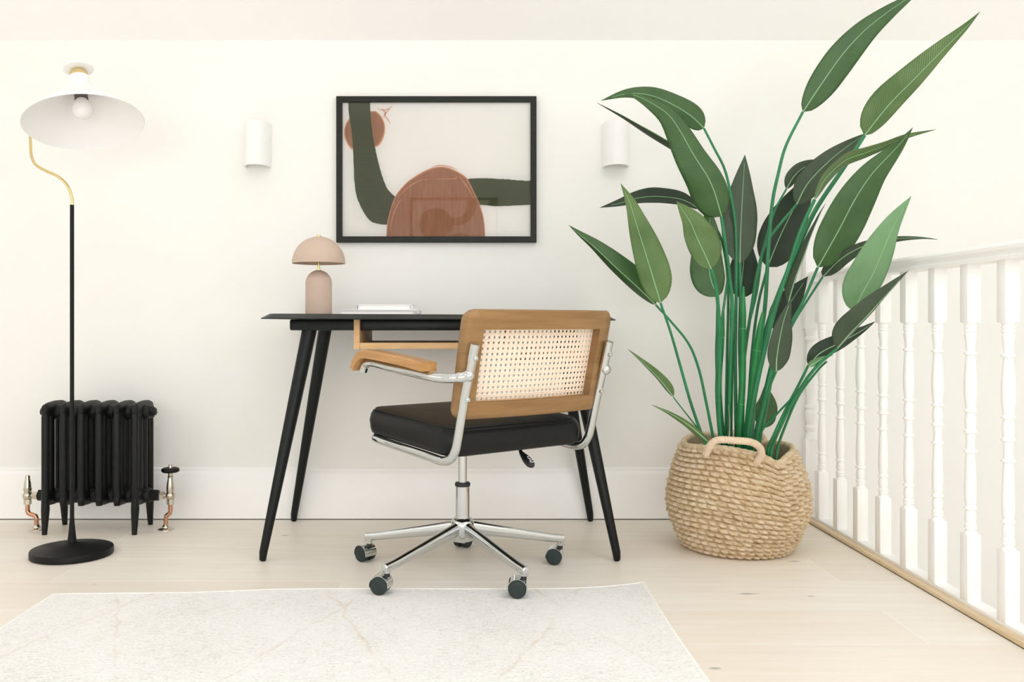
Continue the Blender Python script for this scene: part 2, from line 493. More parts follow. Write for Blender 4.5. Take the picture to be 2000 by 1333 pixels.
# ------------------------------------------------------------------ balustrade
XC = 1.27
bal = thing('balustrade', (XC, 2.3, 0), 'white painted landing balustrade with moulded handrail and turned balusters at the right edge', 'balustrade')
Y0 = 1.05
MB().box((XB + .0005, Y0, 0.0005), (XB + .026, YW - .016, .013), .004).build('nosing_strip', M['nosing'], bal)
bal_n = bal.children[-1]; bal_n['label'] = 'pale oak nosing strip along the floor edge'
MB().box((XB + .0265, Y0, -.12), (XB + .068, YW - .002, .02), .003).build('base_rail', M['trim'], bal)
hp = [(-.031, .868), (-.031, .876), (-.027, .880), (-.027, .886), (-.034, .892), (-.034, .900), (-.027, .907), (-.012, .911), (.012, .911), (.027, .907), (.034, .900), (.034, .892), (.027, .886), (.027, .880), (.031, .876), (.031, .868)]
MB().loft([[Vector((XC + a, y, z)) for a, z in hp] for y in (Y0, YW - .002)]).build('handrail', M['trim'], bal, angle=20)
def baluster(Y):
    m = MB(); a = .0175
    m.box((XC - a, Y - a, .0195), (XC + a, Y + a, .188), .002)
    m.box((XC - a, Y - a, .722), (XC + a, Y + a, .869), .002)
    pr = [(.0165, .186), (.0165, .190), (.012, .196), (.0115, .199), (.0145, .201), (.0145, .205), (.0120, .207), (.0145, .210), (.0145, .213), (.0115, .216), (.0138, .228), (.0128, .243), (.0100, .250), (.0152, .2515), (.0155, .254), (.0148, .2565), (.0115, .259),
          (.0138, .275), (.0142, .310), (.0122, .365), (.0108, .392), (.0148, .394), (.0155, .397), (.0148, .400), (.0110, .402), (.0098, .422), (.0112, .441), (.0150, .4435), (.0157, .4465), (.0150, .4495), (.0118, .452), (.0138, .475), (.0105, .4945), (.0148, .4965), (.0155, .499), (.0148, .502), (.0112, .504),
          (.0150, .535), (.0155, .565), (.0138, .600), (.0108, .639), (.0148, .6415), (.0153, .644), (.0148, .647), (.0105, .650), (.0108, .665), (.0145, .690), (.0118, .697), (.0148, .699), (.0148, .704), (.0125, .706), (.0148, .709), (.0148, .713), (.0128, .716), (.0165, .720), (.0165, .724)]
    m.lathe(pr, (XC, Y, 0), n=24)
    return m.build('baluster', M['trim'], bal, angle=28)
b0 = baluster(3.205)
for k in range(1, 14):
    c = b0.copy(); COL.objects.link(c); c.location = (0, -0.158 * k, 0)
# half newel post standing against the wall
m = MB(); nx = 1.252
m.box((nx - .022, YW - .034, 0), (nx + .022, YW - .0, .30), .002)
m.box((nx - .022, YW - .034, .70), (nx + .022, YW - .0, 1.04), .002)
m.lathe([(.022, .298), (.019, .305), (.014, .325), (.019, .335), (.019, .342), (.013, .35), (.019, .37), (.0205, .395), (.014, .408), (.020, .412), (.020, .42), (.013, .425), (.018, .50), (.0165, .60), (.013, .655), (.019, .66), (.019, .668), (.014, .674), (.019, .69), (.022, .702)], (nx, YW - .0225, 0), n=24)
m.lathe([(.015, 1.038), (.011, 1.046), (.018, 1.060), (.022, 1.078), (.0205, 1.094), (.013, 1.106), (.002, 1.110)], (nx, YW - .0235, 0), n=24)
m.build('newel_post', M['trim'], bal, angle=28)

# ------------------------------------------------------------------ rug
rz = 0.007
top = [(-1.092, 2.352), (-.93, 2.358), (-.72, 2.366), (-.52, 2.392), (-.30, 2.398), (-.05, 2.396), (.20, 2.398), (.34, 2.412), (.44, 2.440), (.482, 2.462)]
n_y = 24
rg = thing('area_rug', (-.3, 1.3, 0), 'cream flat woven rug with faint tan diamond lines under the chair casters', 'rug')
v = []; f = []
nx_ = 60
tp = catmull(top, nx_)
def rug_pt(i, j, z, inset=0.0):
    x, yt = tp[i]
    fr = j / n_y
    xx = x; y = yt + (0.15 - yt) * fr
    if i == nx_ - 1: xx = .482 - .006 * math.sin(fr * 9)
    return (xx, y, z + .0015 * math.sin(x * 9 + 1) * (1 - fr) * 0)
for z in (0.0006, rz):
    for j in range(n_y + 1):
        for i in range(nx_): v.append(rug_pt(i, j, z))
N = nx_ * (n_y + 1)
for j in range(n_y):
    for i in range(nx_ - 1):
        a = j * nx_ + i
        f.append((a, a + 1, a + nx_ + 1, a + nx_)); f.append((N + a, N + a + nx_, N + a + nx_ + 1, N + a + 1))
for i in range(nx_ - 1):
    f.append((i, N + i, N + i + 1, i + 1)); a = n_y * nx_ + i; f.append((a, a + 1, N + a + 1, N + a))
for j in range(n_y):
    a = j * nx_; f.append((a, a + nx_, N + a + nx_, N + a)); a += nx_ - 1; f.append((a, N + a, N + a + nx_, a + nx_))
link_mesh('woven_field', v, f, M['rug'], rg, smooth=False)
ed = [Vector(rug_pt(0, j, rz * .6)) for j in range(n_y, -1, -1)] + [Vector(rug_pt(i, 0, rz * .6)) for i in range(1, nx_)] + [Vector(rug_pt(nx_ - 1, j, rz * .6)) for j in range(1, n_y + 1)]
MB().tube(ed, .0042, n=8).build('edge_binding', M['rugedge'], rg)

# ------------------------------------------------------------------ desk
DXL, DXR, DYF, DYB = -.633, .452, 2.695, 3.262
dcx = (DXL + DXR) / 2
desk = thing('desk', (dcx, 2.98, 0), 'slim black writing desk with round splayed legs and an oak shelf under the top', 'desk')
def rrect(x0, x1, y0, y1, r, z, n=6):
    out = []
    for cx, cy, a0 in ((x1 - r, y1 - r, 0), (x0 + r, y1 - r, PI / 2), (x0 + r, y0 + r, PI), (x1 - r, y0 + r, 1.5 * PI)):
        for k in range(n + 1):
            a = a0 + PI / 2 * k / n
            out.append(Vector((cx + r * math.cos(a), cy + r * math.sin(a), z(cx + r * math.cos(a)) if callable(z) else z)))
    return out
tilt = lambda z: (lambda x: z - (x - DXL) * .0045)
MB().loft([rrect(DXL + .02, DXR - .02, DYF + .02, DYB - .01, .02, tilt(.7335)), rrect(DXL + .001, DXR - .001, DYF + .001, DYB, .035, tilt(.7335)), rrect(DXL, DXR, DYF, DYB, .035, tilt(.7362)),
           rrect(DXL + .026, DXR - .026, DYF + .026, DYB - .026, .02, tilt(.7500))]).build('desk_top', M['black_top'], desk, angle=20)
AZ0 = .698
m = MB()
def bar(m_, x0, y0, x1, y1, z0=AZ0, z1=.7335): m_.box((x0, y0, z0), (x1, y1, z1), .003)
m.box((-.555, 2.775, AZ0), (dcx * 2 + .555, 2.795, .7325), .006)
m.box((-.555, 3.165, AZ0), (dcx * 2 + .555, 3.185, .7325), .006)
m.box((-.555, 2.79, AZ0 + .001), (-.535, 3.17, .732), .003)
m.box((dcx * 2 + .535, 2.79, AZ0 + .001), (dcx * 2 + .555, 3.17, .732), .003)
m.box((-.345, 2.81, AZ0 + .002), (.162, 3.16, .7315))
m.build('under_frame', M['black'], desk)
for (fx, fy, tx, ty) in ((-.622, 2.702, -.497, 2.80), (.452, 2.702, .318, 2.80), (-.634, 3.247, -.503, 3.145), (.446, 3.247, .322, 3.145)):
    a = Vector((fx, fy, .0125)); t_ = Vector((tx, ty, .70)); d = t_ - a
    pts = [a - d.normalized() * .012 * 0, a + d * .004, a + d * .3, a + d * .6, t_ + d * .003]
    lg = MB().tube([Vector((fx, fy, .0008)) + d * .0, Vector((fx, fy, .0008)) + d * .006, a + d * .02, a + d * .35, a + d * .7, t_ + d * .002], [.0075, .0105, .0125, .0165, .0205, .0232], n=28)
    lg.build('leg', M['black'], desk)
sx0, sx1, sy0, sy1 = -.352, .137, 2.752, 3.12
sh = MB()
sh.box((sx0 + .018, sy0 + .002, .641), (sx1 - .018, sy1, .660), .001)
so = sh.build('shelf', M['oak'], desk); so['label'] = 'light oak shelf board below the black top'
MB().box((sx0, sy0, .639), (sx0 + .018, sy1, .7318), .001).build('shelf_side', M['oak'], desk)
MB().box((sx1 - .018, sy0, .639), (sx1, sy1, .7318), .001).build('shelf_side', M['oak'], desk)

# ------------------------------------------------------------------ table lamp
ly = 2.99; lx = (622.5 - PX) / F * ly; lz = .7485
tl = thing('table_lamp', (lx, ly, lz), 'taupe mushroom table lamp with dome shade standing on the desk', 'lamp')
bz = lz
MB().lathe([(.040, bz + .0005), (.0436, bz + .002), (.0440, bz + .006), (.0440, bz + .105)] + [(.044 * math.cos(a), bz + .105 + .045 * math.sin(a)) for a in [PI / 2 * k / 10 for k in range(1, 10)]] + [(.004, bz + .150)], (lx, ly, 0), n=48).build('lamp_base', M['taupe'], tl)
MB().lathe([(.0075, bz + .1485), (.0075, bz + .153), (.0042, bz + .154), (.0042, bz + .200)], (lx, ly, 0), n=20).build('neck', M['brass'], tl)
rs = .0885; zr = .9205
dome = [(rs * math.cos(a), zr + .0905 * math.sin(a)) for a in [PI / 2 * k / 18 for k in range(0, 18)]] + [(.001, zr + .0905)]
inner = [(.001, zr + .0885)] + [((rs - .0015) * math.cos(a), zr + .0885 * math.sin(a)) for a in [PI / 2 * k / 18 for k in range(17, -1, -1)]]
MB().lathe(dome + inner + [(rs, zr)], (lx, ly, 0), n=64, cap=False).build('lamp_shade', M['taupe'], tl, angle=60)
MB().lathe([(.009, zr + .0895), (.009, zr + .0925), (.0045, zr + .0935), (.0045, zr + .097), (.001, zr + .0975)], (lx, ly, 0), n=20).build('finial', M['brass'], tl)
MB().lathe([(.010, bz + .195), (.012, bz + .20), (.012, bz + .225), (.001, bz + .228)], (lx, ly, 0), n=20).build('bulb_holder', M['brass'], tl)

# ------------------------------------------------------------------ books
def book(name, x0, x1, y0, y1, z, th, label, slim=False):
    r = thing(name, ((x0 + x1) / 2, (y0 + y1) / 2, z), label, 'book', 'white books stacked on the desk')
    c = .0022
    mm = MB(); mm.box((x0, y0, z + .0003), (x1, y1, z + c), .0006); mm.box((x0, y0, z + th - c), (x1, y1, z + th), .0006)
    mm.box((x1 - .003, y0, z + .0004), (x1, y1, z + th - .0002), .0006)
    mm.build('cover', M['cover'], r)
    MB().box((x0 + .004, y0 + .003, z + c), (x1 - .003, y1 - .003, z + th - c)).build('page_block', M['paper'], r, smooth=False)
    return r
dz = .7492
b1 = book('book', -.413, -.162, 2.90, 3.12, dz, .0145, 'wider thin white book lying on the desk, lowest of the pair')
b2 = book('book', -.362, -.182, 2.92, 3.09, dz + .0149, .0175, 'smaller white book with violet edge mark lying on top of the wider book')
MB().box((-.3622, 2.9185, dz + .0165), (-.3605, 2.921, dz + .031)).build('edge_mark', M['violet'], b2, smooth=False)
MB().box((-.190, 2.9188, dz + .0172), (-.1845, 2.9205, dz + .030)).build('spine_band', M['greyend'], b2, smooth=False)
MB().box((-.176, 2.8988, dz + .0025), (-.164, 2.9005, dz + .0125)).build('spine_band', M['greyend'], b1, smooth=False)

# ------------------------------------------------------------------ framed print
def framed(name, X0, X1, Z0, Z1, yb, dirn, fw, label, dep=.022):
    """dirn -1: faces the camera side (-Y)"""
    r = thing(name, ((X0 + X1) / 2, yb, Z0), label, 'picture')
    m = MB()
    y0, y1 = sorted((yb, yb + dirn * dep))
    # mitred moulding
    outer = [(X0, Z0), (X1, Z0), (X1, Z1), (X0, Z1)]; inn = [(X0 + fw, Z0 + fw), (X1 - fw, Z0 + fw), (X1 - fw, Z1 - fw), (X0 + fw, Z1 - fw)]
    yf = yb + dirn * dep; e = .0015
    rings = []
    for (o_, y) in ((outer, yb), (outer, yf - dirn * e), ([(a + (e if a == X0 else -e), b_ + (e if b_ == Z0 else -e)) for a, b_ in outer], yf), (inn, yf), (inn, yb + dirn * .006)):
        rings.append([Vector((a, y, z)) for a, z in o_])
    m.loft(rings, cap=False); m.f.append((len(m.v) - 4 * 5, len(m.v) - 4 * 5 + 1, len(m.v) - 4 * 5 + 2, len(m.v) - 4 * 5 + 3))
    m.build('picture_frame', M['frame'], r, angle=20)
    return r
px0, px1, pz0, pz1 = -.4815, .2505, 1.0165, 1.551
pic = framed('framed_print', px0, px1, pz0, pz1, YW - .001, -1, .0215, 'black framed abstract print with dark curved stroke and brown dome shapes on the wall')
yp = YW - .009; yg = YW - .016
def art(z4x, z4y, k=0):   # picture drawn in its own plane; numbers are millimetre-like steps over the sheet
    u = (z4x - 105.0) / (1660.0 - 105.0); w = (z4y - 113.0) / (1221.0 - 113.0)
    return Vector((px0 + .0215 + u * (px1 - px0 - .043), yp - .0006 * k, pz1 - .0215 - w * (pz1 - pz0 - .043)))
def jag(P, amp, n):
    out = []
    for i in range(len(P) - 1):
        a = P[i]; b_ = P[i + 1]
        for k in range(n):
            t_ = k / n; out.append((a[0] + (b_[0] - a[0]) * t_ + random.uniform(-amp, amp), a[1] + (b_[1] - a[1]) * t_ + random.uniform(-amp, amp)))
    out.append(P[-1]); return out
V_ = []; F_ = []; FM = []
def poly(P, k, mi):
    i0 = len(V_)
    pts = [(min(1660, max(105, a)), min(1221, max(113, b_))) for a, b_ in P]
    V_.extend(art(a, b_, k) for a, b_ in pts); F_.append(tuple(range(i0, i0 + len(pts)))); FM.append(mi)
poly([(105, 113), (1660, 113), (1660, 1221), (105, 1221)], 0, 0)
sm = lambda P, n: catmull(P, n)
poly(sm([(170, 230), (135, 280), (118, 350), (130, 420), (178, 497), (230, 480), (330, 480), (400, 470), (440, 410), (458, 330), (440, 250), (390, 188), (338, 182), (240, 190), (170, 230)], 60), 1, 3)
poly(sm([(176, 240), (141, 290), (126, 350), (138, 415), (178, 480), (230, 470), (330, 470), (388, 462), (430, 405), (449, 330), (432, 255), (385, 195), (338, 190), (240, 200), (176, 240)], 60), 2, 2)
gl_ = [(152, 113), (160, 220), (185, 400), (193, 520), (200, 700), (215, 860), (260, 980), (330, 1085), (400, 1115), (490, 1122), (560, 1118), (640, 1000), (640, 900)]
gr_ = [(545, 895), (480, 830), (440, 740), (400, 600), (370, 460), (345, 300), (332, 113)]
poly(jag(sm(gl_, 40), 1.6, 2) + jag(sm(gr_, 30), 1.6, 2), 3, 1)
poly(jag(sm([(1080, 760), (1135, 746), (1200, 738), (1400, 742), (1600, 757), (1660, 758)], 24), 2, 2) + jag(sm([(1660, 958), (1400, 968), (1220, 955), (1100, 950)], 18), 1.5, 2), 3, 1)
dm = [(470, 1221), (480, 1120), (502, 1020), (540, 905), (600, 818), (680, 750), (780, 690), (870, 656), (960, 652), (1050, 690), (1130, 745), (1180, 840), (1232, 950), (1270, 1080), (1285, 1221)]
poly(sm([(a - 4 + (8 if a > 900 else -2), b_ - (8 if a > 600 else 2)) if b_ < 1200 else (a, b_) for a, b_ in dm], 50), 4, 3)
poly(jag(sm(dm, 50), 2.0, 1), 5, 2)
def stroke(P, w, k, mi):
    Q = sm(P, 24); L = []; R = []
    for i, (x, y) in enumerate(Q):
        a = Q[max(0, i - 1)]; b_ = Q[min(len(Q) - 1, i + 1)]; dx, dy = b_[0] - a[0], b_[1] - a[1]; l = math.hypot(dx, dy) or 1
        ww = w * (0.3 + math.sin(PI * i / 23)) * random.uniform(.7, 1.2)
        L.append((x - dy / l * ww, y + dx / l * ww)); R.append((x + dy / l * ww, y - dx / l * ww))
    poly(L + R[::-1], k, mi)
for P in ([(845, 645), (900, 632), (980, 638), (1060, 668)], [(560, 900), (640, 820), (740, 760), (830, 745)], [(500, 1180), (520, 1060), (560, 960), (600, 900)], [(860, 742), (950, 745), (1040, 738), (1050, 712)],
          [(1060, 700), (1100, 760), (1150, 830), (1190, 910)], [(440, 230), (470, 190), (520, 135)], [(395, 160), (450, 175), (505, 150)], [(455, 215), (480, 250), (500, 290)], [(430, 160), (460, 200), (450, 240)]):
    stroke(P, 2.6, 6, 3)
link_mesh('artwork_sheet', V_, F_, None, pic, smooth=False, mats=[M['print_paper'], M['ink_green'], M['ink_brown'], M['ink_orange']], fmat=FM)
MB().raw([(px0 + .0205, yg, pz0 + .0205), (px1 - .0205, yg, pz0 + .0205), (px1 - .0205, yg, pz1 - .0205), (px0 + .0205, yg, pz1 - .0205)], [(0, 1, 2, 3)]).build('glass_pane', M['glass'], pic, smooth=False)
# second framed print, on the wall behind the camera: seen as a reflection in the glass
SV = F / (2 * yg - YB)
mx = lambda p: (p - PX) / SV
mz = lambda p: CH - (p - PY) / SV
rx0, rx1, rz1_, rz0_ = mx(801), mx(972), mz(387), mz(387) - 1.0
pic2 = framed('framed_print', rx0, rx1, rz0_, rz1_, YB + .001, 1, .022, 'framed print on the wall opposite the desk, reflected in the glass')
V_ = []; F_ = []; FM = []
def p2(P, k, mi):
    i0 = len(V_); V_.extend(Vector((mx(a), YB + .012 + k * .0004, mz(b_))) for a, b_ in P); F_.append(tuple(range(i0, i0 + len(P)))); FM.append(mi)
p2([(804, 390), (969, 390), (969, 389 + 1.0 * SV), (804, 389 + 1.0 * SV)], 0, 0)
p2([(851 + 33 * math.cos(a), 438 + 31 * math.sin(a)) for a in [2 * PI * k / 40 for k in range(40)]], 1, 1)
p2(sm([(866, 420), (890, 426), (905, 420), (911, 408), (911, 391), (929, 391), (929, 408), (920, 428), (900, 440), (880, 440)], 40), 2, 1)
p2([(900 + 22 * math.cos(a), 475 + 20 * math.sin(a)) for a in [2 * PI * k / 40 for k in range(40)]], 1, 1)
p2([(957, 391), (969, 391), (969, 407), (950, 407)], 2, 1)
link_mesh('artwork_sheet', V_, F_, None, pic2, smooth=False, mats=[M['print_paper'], M['ink_green']], fmat=FM)

# ------------------------------------------------------------------ wall sconces
def sconce(x, label):
    z0, z1 = 1.292, 1.450; hw = .0475; dp = .082
    r = thing('wall_sconce', (x, YW, (z0 + z1) / 2), label, 'wall light', 'white half round plaster wall lights')
    def D(s, z, n=20, o=.0): return [Vector((x - hw * s * math.cos(PI * k / n), YW - .0005 - o - (dp * s if s == 1 else dp - .006) * math.sin(PI * k / n) ** .75, z)) for k in range(n + 1)]
    m = MB(); s2 = (hw - .005) / hw
    for z, zz in ((z0, z1),):
        o0, o1 = D(1, z0), D(1, z1); i0, i1 = D(s2, z0), D(s2, z1)
        k = len(m.v); n = len(o0)
        for R in (o0, o1, i1, i0): m.v += R
        for a, b_ in ((0, 1), (1, 2), (2, 3), (3, 0)):
            for i in range(n - 1): m.f.append((k + a * n + i, k + a * n + i + 1, k + b_ * n + i + 1, k + b_ * n + i))
    m.build('sconce_shade', M['plaster'], r, angle=35)
    MB().box((x - .03, YW - .006, z0 + .02), (x + .03, YW - .0005, z1 - .02), .002).build('back_plate', M['whitemetal'], r)
    MB().lathe([(.010, z0 + .05), (.012, z0 + .055), (.012, z0 + .08), (.008, z0 + .085), (.014, z0 + .10), (.015, z0 + .115), (.009, z0 + .127), (.001, z0 + .129)], (x, YW - .035, 0), n=20).build('light_bulb', M['bulb'], r)
    MB().box((x - .006, YW - .036, z0 + .045), (x + .006, YW - .004, z0 + .056), .001).build('bulb_bracket', M['whitemetal'], r)
sconce(-.770, 'white half round wall sconce on the wall between floor lamp and print')
sconce(.540, 'white half round wall sconce right of the print beside the plant leaves')

# ------------------------------------------------------------------ radiator
ry0, ry1 = 3.045, 3.185
rad = thing('radiator', (-1.29, 3.115, 0), 'black cast iron column radiator standing on feet against the wall', 'radiator')
sxs = [-1.441 + .0612 * k for k in range(6)]
def section(x, feet):
    m = MB()
    cols = [ry0 + (ry1 - ry0) * k / 3 for k in range(4)]
    zt, zb = .425, .118
    for i, y in enumerate(cols):
        wx = .0128 if i in (0, 3) else .009; wy = .0125
        lo = zb - .02 if not (feet and i in (0, 3)) else zb - .02
        hi = zt - .012
        rings = []
        for z, s in ((lo, .8), (lo + .02, 1), (hi - .015, 1), (hi, .9)):
            rings.append([Vector((x + wx * s * math.cos(a) * (1.0), y + wy * s * math.sin(a), z)) for a in [2 * PI * k / 14 for k in range(14)]])
        m.loft(rings)
    # top and bottom headers running front to back
    def header(zc, up):
        ys = [ry0 - .013, ry0 - .008, ry0 + .012, ry0 + .045, 3.115, ry1 - .045, ry1 - .012, ry1 + .008, ry1 + .013]
        hh = [.008, .019, .024, .026, .027, .026, .024, .019, .008] if up else [.008, .018, .023, .026, .028, .026, .023, .018, .008]
        ww = [.006, .0115, .0125, .0125, .0125, .0125, .0125, .0115, .006]
        rings = []
        for y, h, w_ in zip(ys, hh, ww):
            ring = []
            for k in range(12):
                a = 2 * PI * k / 12
                sx_ = w_ * (1 if abs(math.cos(a)) > .3 else .8) * math.cos(a)
                ring.append(Vector((x + sx_ * 1.0, y, zc + h * math.sin(a))))
            rings.append(ring)
        m.loft(rings)
    header(.424, True); header(.118, False)
    # hub bosses
    for zc in (.412, .120):
        m.lathe([(.018, -.0306), (.024, -.026), (.025, -.018), (.0265, -.008), (.0265, .008), (.025, .018), (.024, .026), (.018, .0306)], (x, 3.115, zc), (1, 0, 0), 20)
    if feet:
        for y, s in ((ry0, -1), (ry1, 1)):
            rings = []
            for z, w_, d_, off in ((.125, .0125, .013, 0), (.085, .0135, .016, 0), (.06, .0125, .0125, .002), (.03, .0105, .0095, .004), (.012, .0095, .0085, .006), (.0008, .0085, .008, .007)):
                rings.append([Vector((x + w_ * math.cos(a), y + s * off + d_ * math.sin(a), z)) for a in [2 * PI * k / 14 for k in range(14)]])
            m.loft(rings)
    return m
for k, x in enumerate(sxs):
    section(x, k in (0, 5)).build('radiator_section', M['iron'], rad, angle=50)
def hexnut(m, c, ax, r, h0, h1):
    m.lathe([(r * .9, h0), (r, h0 + .001), (r, h1 - .001), (r * .9, h1)], c, ax, 6); return m
for s, x in ((-1, sxs[0]), (1, sxs[-1])):
    mm = MB(); hexnut(mm, (x, 3.115, .412), (s, 0, 0), .020, .028, .040); mm.lathe([(.013, .039), (.012, .047)], (x, 3.115, .412), (s, 0, 0), 16)
    mm.build('end_plug', M['iron'], rad, angle=20)
    hexnut(MB(), (x, 3.115, .120), (s, 0, 0), .021, .028, .056).build('end_bushing', M['iron'], rad, angle=20)
MB().lathe([(.004, .046), (.0055, .048), (.0055, .052), (.003, .054)], (sxs[-1], 3.115, .412), (1, 0, 0), 12).build('bleed_valve', M['nickel'], rad)
# valves: left lockshield, right wheel-head
yv = 3.115
def valve(xv, s, xp, wheel, label):
    r = thing('radiator_valve', (xp, yv, 0), label, 'valve', 'nickel valves feeding the radiator')
    zc = .119
    m = MB()
    m.sphere((xv, yv, zc), .0175, 24, 16, (1, 1, .95))
    m.lathe([(.0135, -.030), (.0135, -.012)], (xv, yv, zc), (0, 0, 1), 8)
    m.lathe([(.0085, .0), (.0085, .022)], (xv, yv, zc), (s, 0, 0), 16)
    hexnut(m, (xv, yv, zc), (s, 0, 0), .0145, .019, .037)
    if wheel:
        m.lathe([(.013, .012), (.0135, .024), (.0118, .045), (.0085, .062), (.0095, .064), (.0095, .067), (.0075, .069), (.0085, .078), (.014, .083)], (xv, yv, zc), n=24)
    else:
        m.lathe([(.013, .012), (.0135, .020), (.0145, .022), (.0145, .026), (.0125, .028), (.0110, .045), (.0085, .055), (.0080, .066), (.0072, .070)], (xv, yv, zc), n=24)
    m.build('valve_body', M['nickel'], r, angle=30)
    if wheel:
        m = MB(); R = .0225; rr = .0085
        m.lathe([(R + rr * math.cos(a), .089 + rr * .95 * math.sin(a)) for a in [2 * PI * k / 16 for k in range(17)]], (xv, yv, zc), n=32, cap=False)
        m.lathe([(R - .004, .083), (R - .004, .095)], (xv, yv, zc), n=32)
        m.build('hand_wheel', M['blackmetal'], r)
        MB().lathe([(.007, .094), (.007, .104), (.005, .108), (.001, .109)], (xv, yv, zc), n=10).build('wheel_cap', M['nickel'], r)
    zt = zc - .031
    P = [(xv, yv, zt), (xv, yv, zt - .012), (xv, yv, zt - .022), (xv + (xp - xv) * .15, yv, zt - .031), (xv + (xp - xv) * .5, yv, zt - .036), (xp - (xp - xv) * .15, yv, zt - .040), (xp, yv, zt - .050), (xp, yv, zt - .060), (xp, yv, .001)]
    MB().tube([Vector(p) for p in catmull(P, 48)], .0078, n=16, ).build('feed_pipe', M['copper'], r)
    MB().lathe([(.0085, .018), (.011, .014), (.013, .012), (.0135, .008), (.022, .005), (.027, .0025), (.0275, .0005)], (xp, yv, 0), n=32).build('floor_collar', M['nickel'], r)
valve(-1.536, 1, -1.505, False, 'slender capped nickel valve on copper pipe left of the radiator')
valve(-1.038, -1, -1.054, True, 'nickel valve with black hand wheel on copper pipe right of the radiator')

# ------------------------------------------------------------------ floor lamp
fx, fy = -1.2305, 2.775
fl = thing('floor_lamp', (fx, fy, 0), 'tall floor lamp with black pole, bent brass arm and wide white cone shade', 'lamp')
MB().lathe([(.118, .0005), (.1215, .002), (.122, .018), (.120, .0215), (.100, .0250), (.05, .032), (.02, .038), (.0125, .042)], (fx, fy, 0), n=72).build('lamp_base', M['blackmetal'], fl, angle=35)
MB().lathe([(.0145, .036), (.0115, .06), (.0085, .09), (.0064, .12), (.0062, 1.088), (.0045, 1.089)], (fx, fy, 0), n=24).build('pole', M['blackmetal'], fl)
axis = Vector((-.195, .235, .952)).normalized()
rc = Vector(((164 - PX) / F * 2.69, 2.69, CH + (PY - 241) / F * 2.69))
hC = .157
apex = rc + axis * hC
ap = [W(141.5, 402, 2.775), W(140, 385, 2.775), W(131, 362, 2.778), W(113, 345, 2.785), W(90, 334, 2.80), W(70, 322, 2.82), W(61.5, 305, 2.84), W(60, 285, 2.86), W(59.5, 262, 2.875), W(64, 240, 2.885), W(80, 213, 2.87), W(110, 185, 2.84)]
ap[-1] = apex - axis * .045 + Vector((-.020, .062, 0)); ap.append(apex - axis * .032 + Vector((0, .02, 0)))
arm_pts = [Vector(p) for p in catmull(ap, 110)]
MB().tube(arm_pts, .0046, n=14).build('arm', M['brass'], fl)
R_ = .1735
so_ = [(R_, 0), (R_ - .0005, .0015), (.140, .030), (.104, .060), (.073, .088), (.050, .108), (.034, .124), (.029, .135), (.028, .157)]
si_ = [(a - .0016 - (.0005 if i else 0), h - .0010) for i, (a, h) in enumerate(so_)]
MB().lathe(so_ + [(.010, .157)] + [(.008, .154)] + si_[::-1][1:] + [(R_, 0)], rc, axis, 72, cap=False).build('lamp_shade', M['whitemetal'], fl, angle=50)
MB().lathe([(.026, .1565), (.026, .170), (.020, .178), (.008, .182)], rc, axis, 32).build('brass_collar', M['brass'], fl)
MB().lathe([(.006, .180), (.043, .183), (.045, .185), (.043, .188), (.006, .192)], rc, axis, 40).build('top_disc', M['whitemetal'], fl)
MB().lathe([(.0195, .080), (.0195, .152)], rc, axis, 24).build('bulb_socket', M['socket'], fl)
MB().lathe([(.001, .0325), (.012, .0345), (.022, .041), (.028, .050), (.030, .062), (.028, .073), (.021, .086), (.014, .096), (.013, .101)], rc - axis * .014, axis, 28).build('light_bulb', M['bulb'], fl)

# ------------------------------------------------------------------ office chair
TH = math.radians(37.6)
E = Vector((math.cos(TH), math.sin(TH), 0)); FW = Vector((-math.sin(TH), math.cos(TH), 0))
RC0 = Vector((.138, 2.403, 0))
def Lc(lat, fw, z): return RC0 + E * lat + FW * fw + Vector((0, 0, z))
CC = Vector((-.0155, 2.585, 0))
ch = thing('office_chair', (CC.x, CC.y, 0), 'swivel office chair with cane back, wood frame, black cushion and chrome tube frame on casters', 'chair')
# chrome frame: one bent tube each side, joined under the seat front
r_t = .0118
def side(s):
    l = .235 * s
    return [(l, -.107, .668), (l, -.086, .600), (l, -.060, .515), (l, -.038, .432), (l, -.026, .400), (l, -.006, .377), (l, .030, .368), (l, .10, .373), (l, .22, .382), (l, .335, .391)]
P = side(-1) + [(-.225, .365, .394), (-.19, .378, .395), (0, .380, .395), (.19, .378, .395), (.225, .365, .394)] + side(1)[::-1]
MB().tube([Lc(*p) for p in catmull(P, 240)], r_t, n=18).build('tube_frame', M['chrome'], ch)
# cushion
def superellipse_ring(hw, f0, f1, z0f, r, n=10):
    out = []
    for cx, cy, a0 in ((hw - r, f1 - r, 0), (-hw + r, f1 - r, PI / 2), (-hw + r, f0 + r, PI), (hw - r, f0 + r, 1.5 * PI)):
        for k in range(n + 1):
            a = a0 + PI / 2 * k / n
            x = cx + r * math.cos(a); y = cy + r * math.sin(a)
            out.append(Lc(x, y, z0f(x, y)))
    return out
def zc_(base, crown=0.0): return lambda x, y: base + .068 * (y) + crown * (1 - (x / .24) ** 2) * (1 - ((y - .2) / .22) ** 2)
cu = MB(); f0, f1, hw = -.012, .405, .241
rings = []
for z, ins, r in ((.378, .030, .035), (.379, .010, .045), (.384, .003, .05), (.395, .000, .05), (.418, -.002, .05), (.436, .001, .05), (.4465, .007, .046), (.4515, .018, .04), (.4525, .022, .038), (.4545, .035, .034), (.456, .07, .03), (.457, .12, .02), (.4575, .19, .01)):
    rings.append(superellipse_ring(hw - ins, f0 + ins, f1 - ins, zc_(z), r))
cu.loft(rings).build('seat_cushion', M['leather'], ch, angle=70)
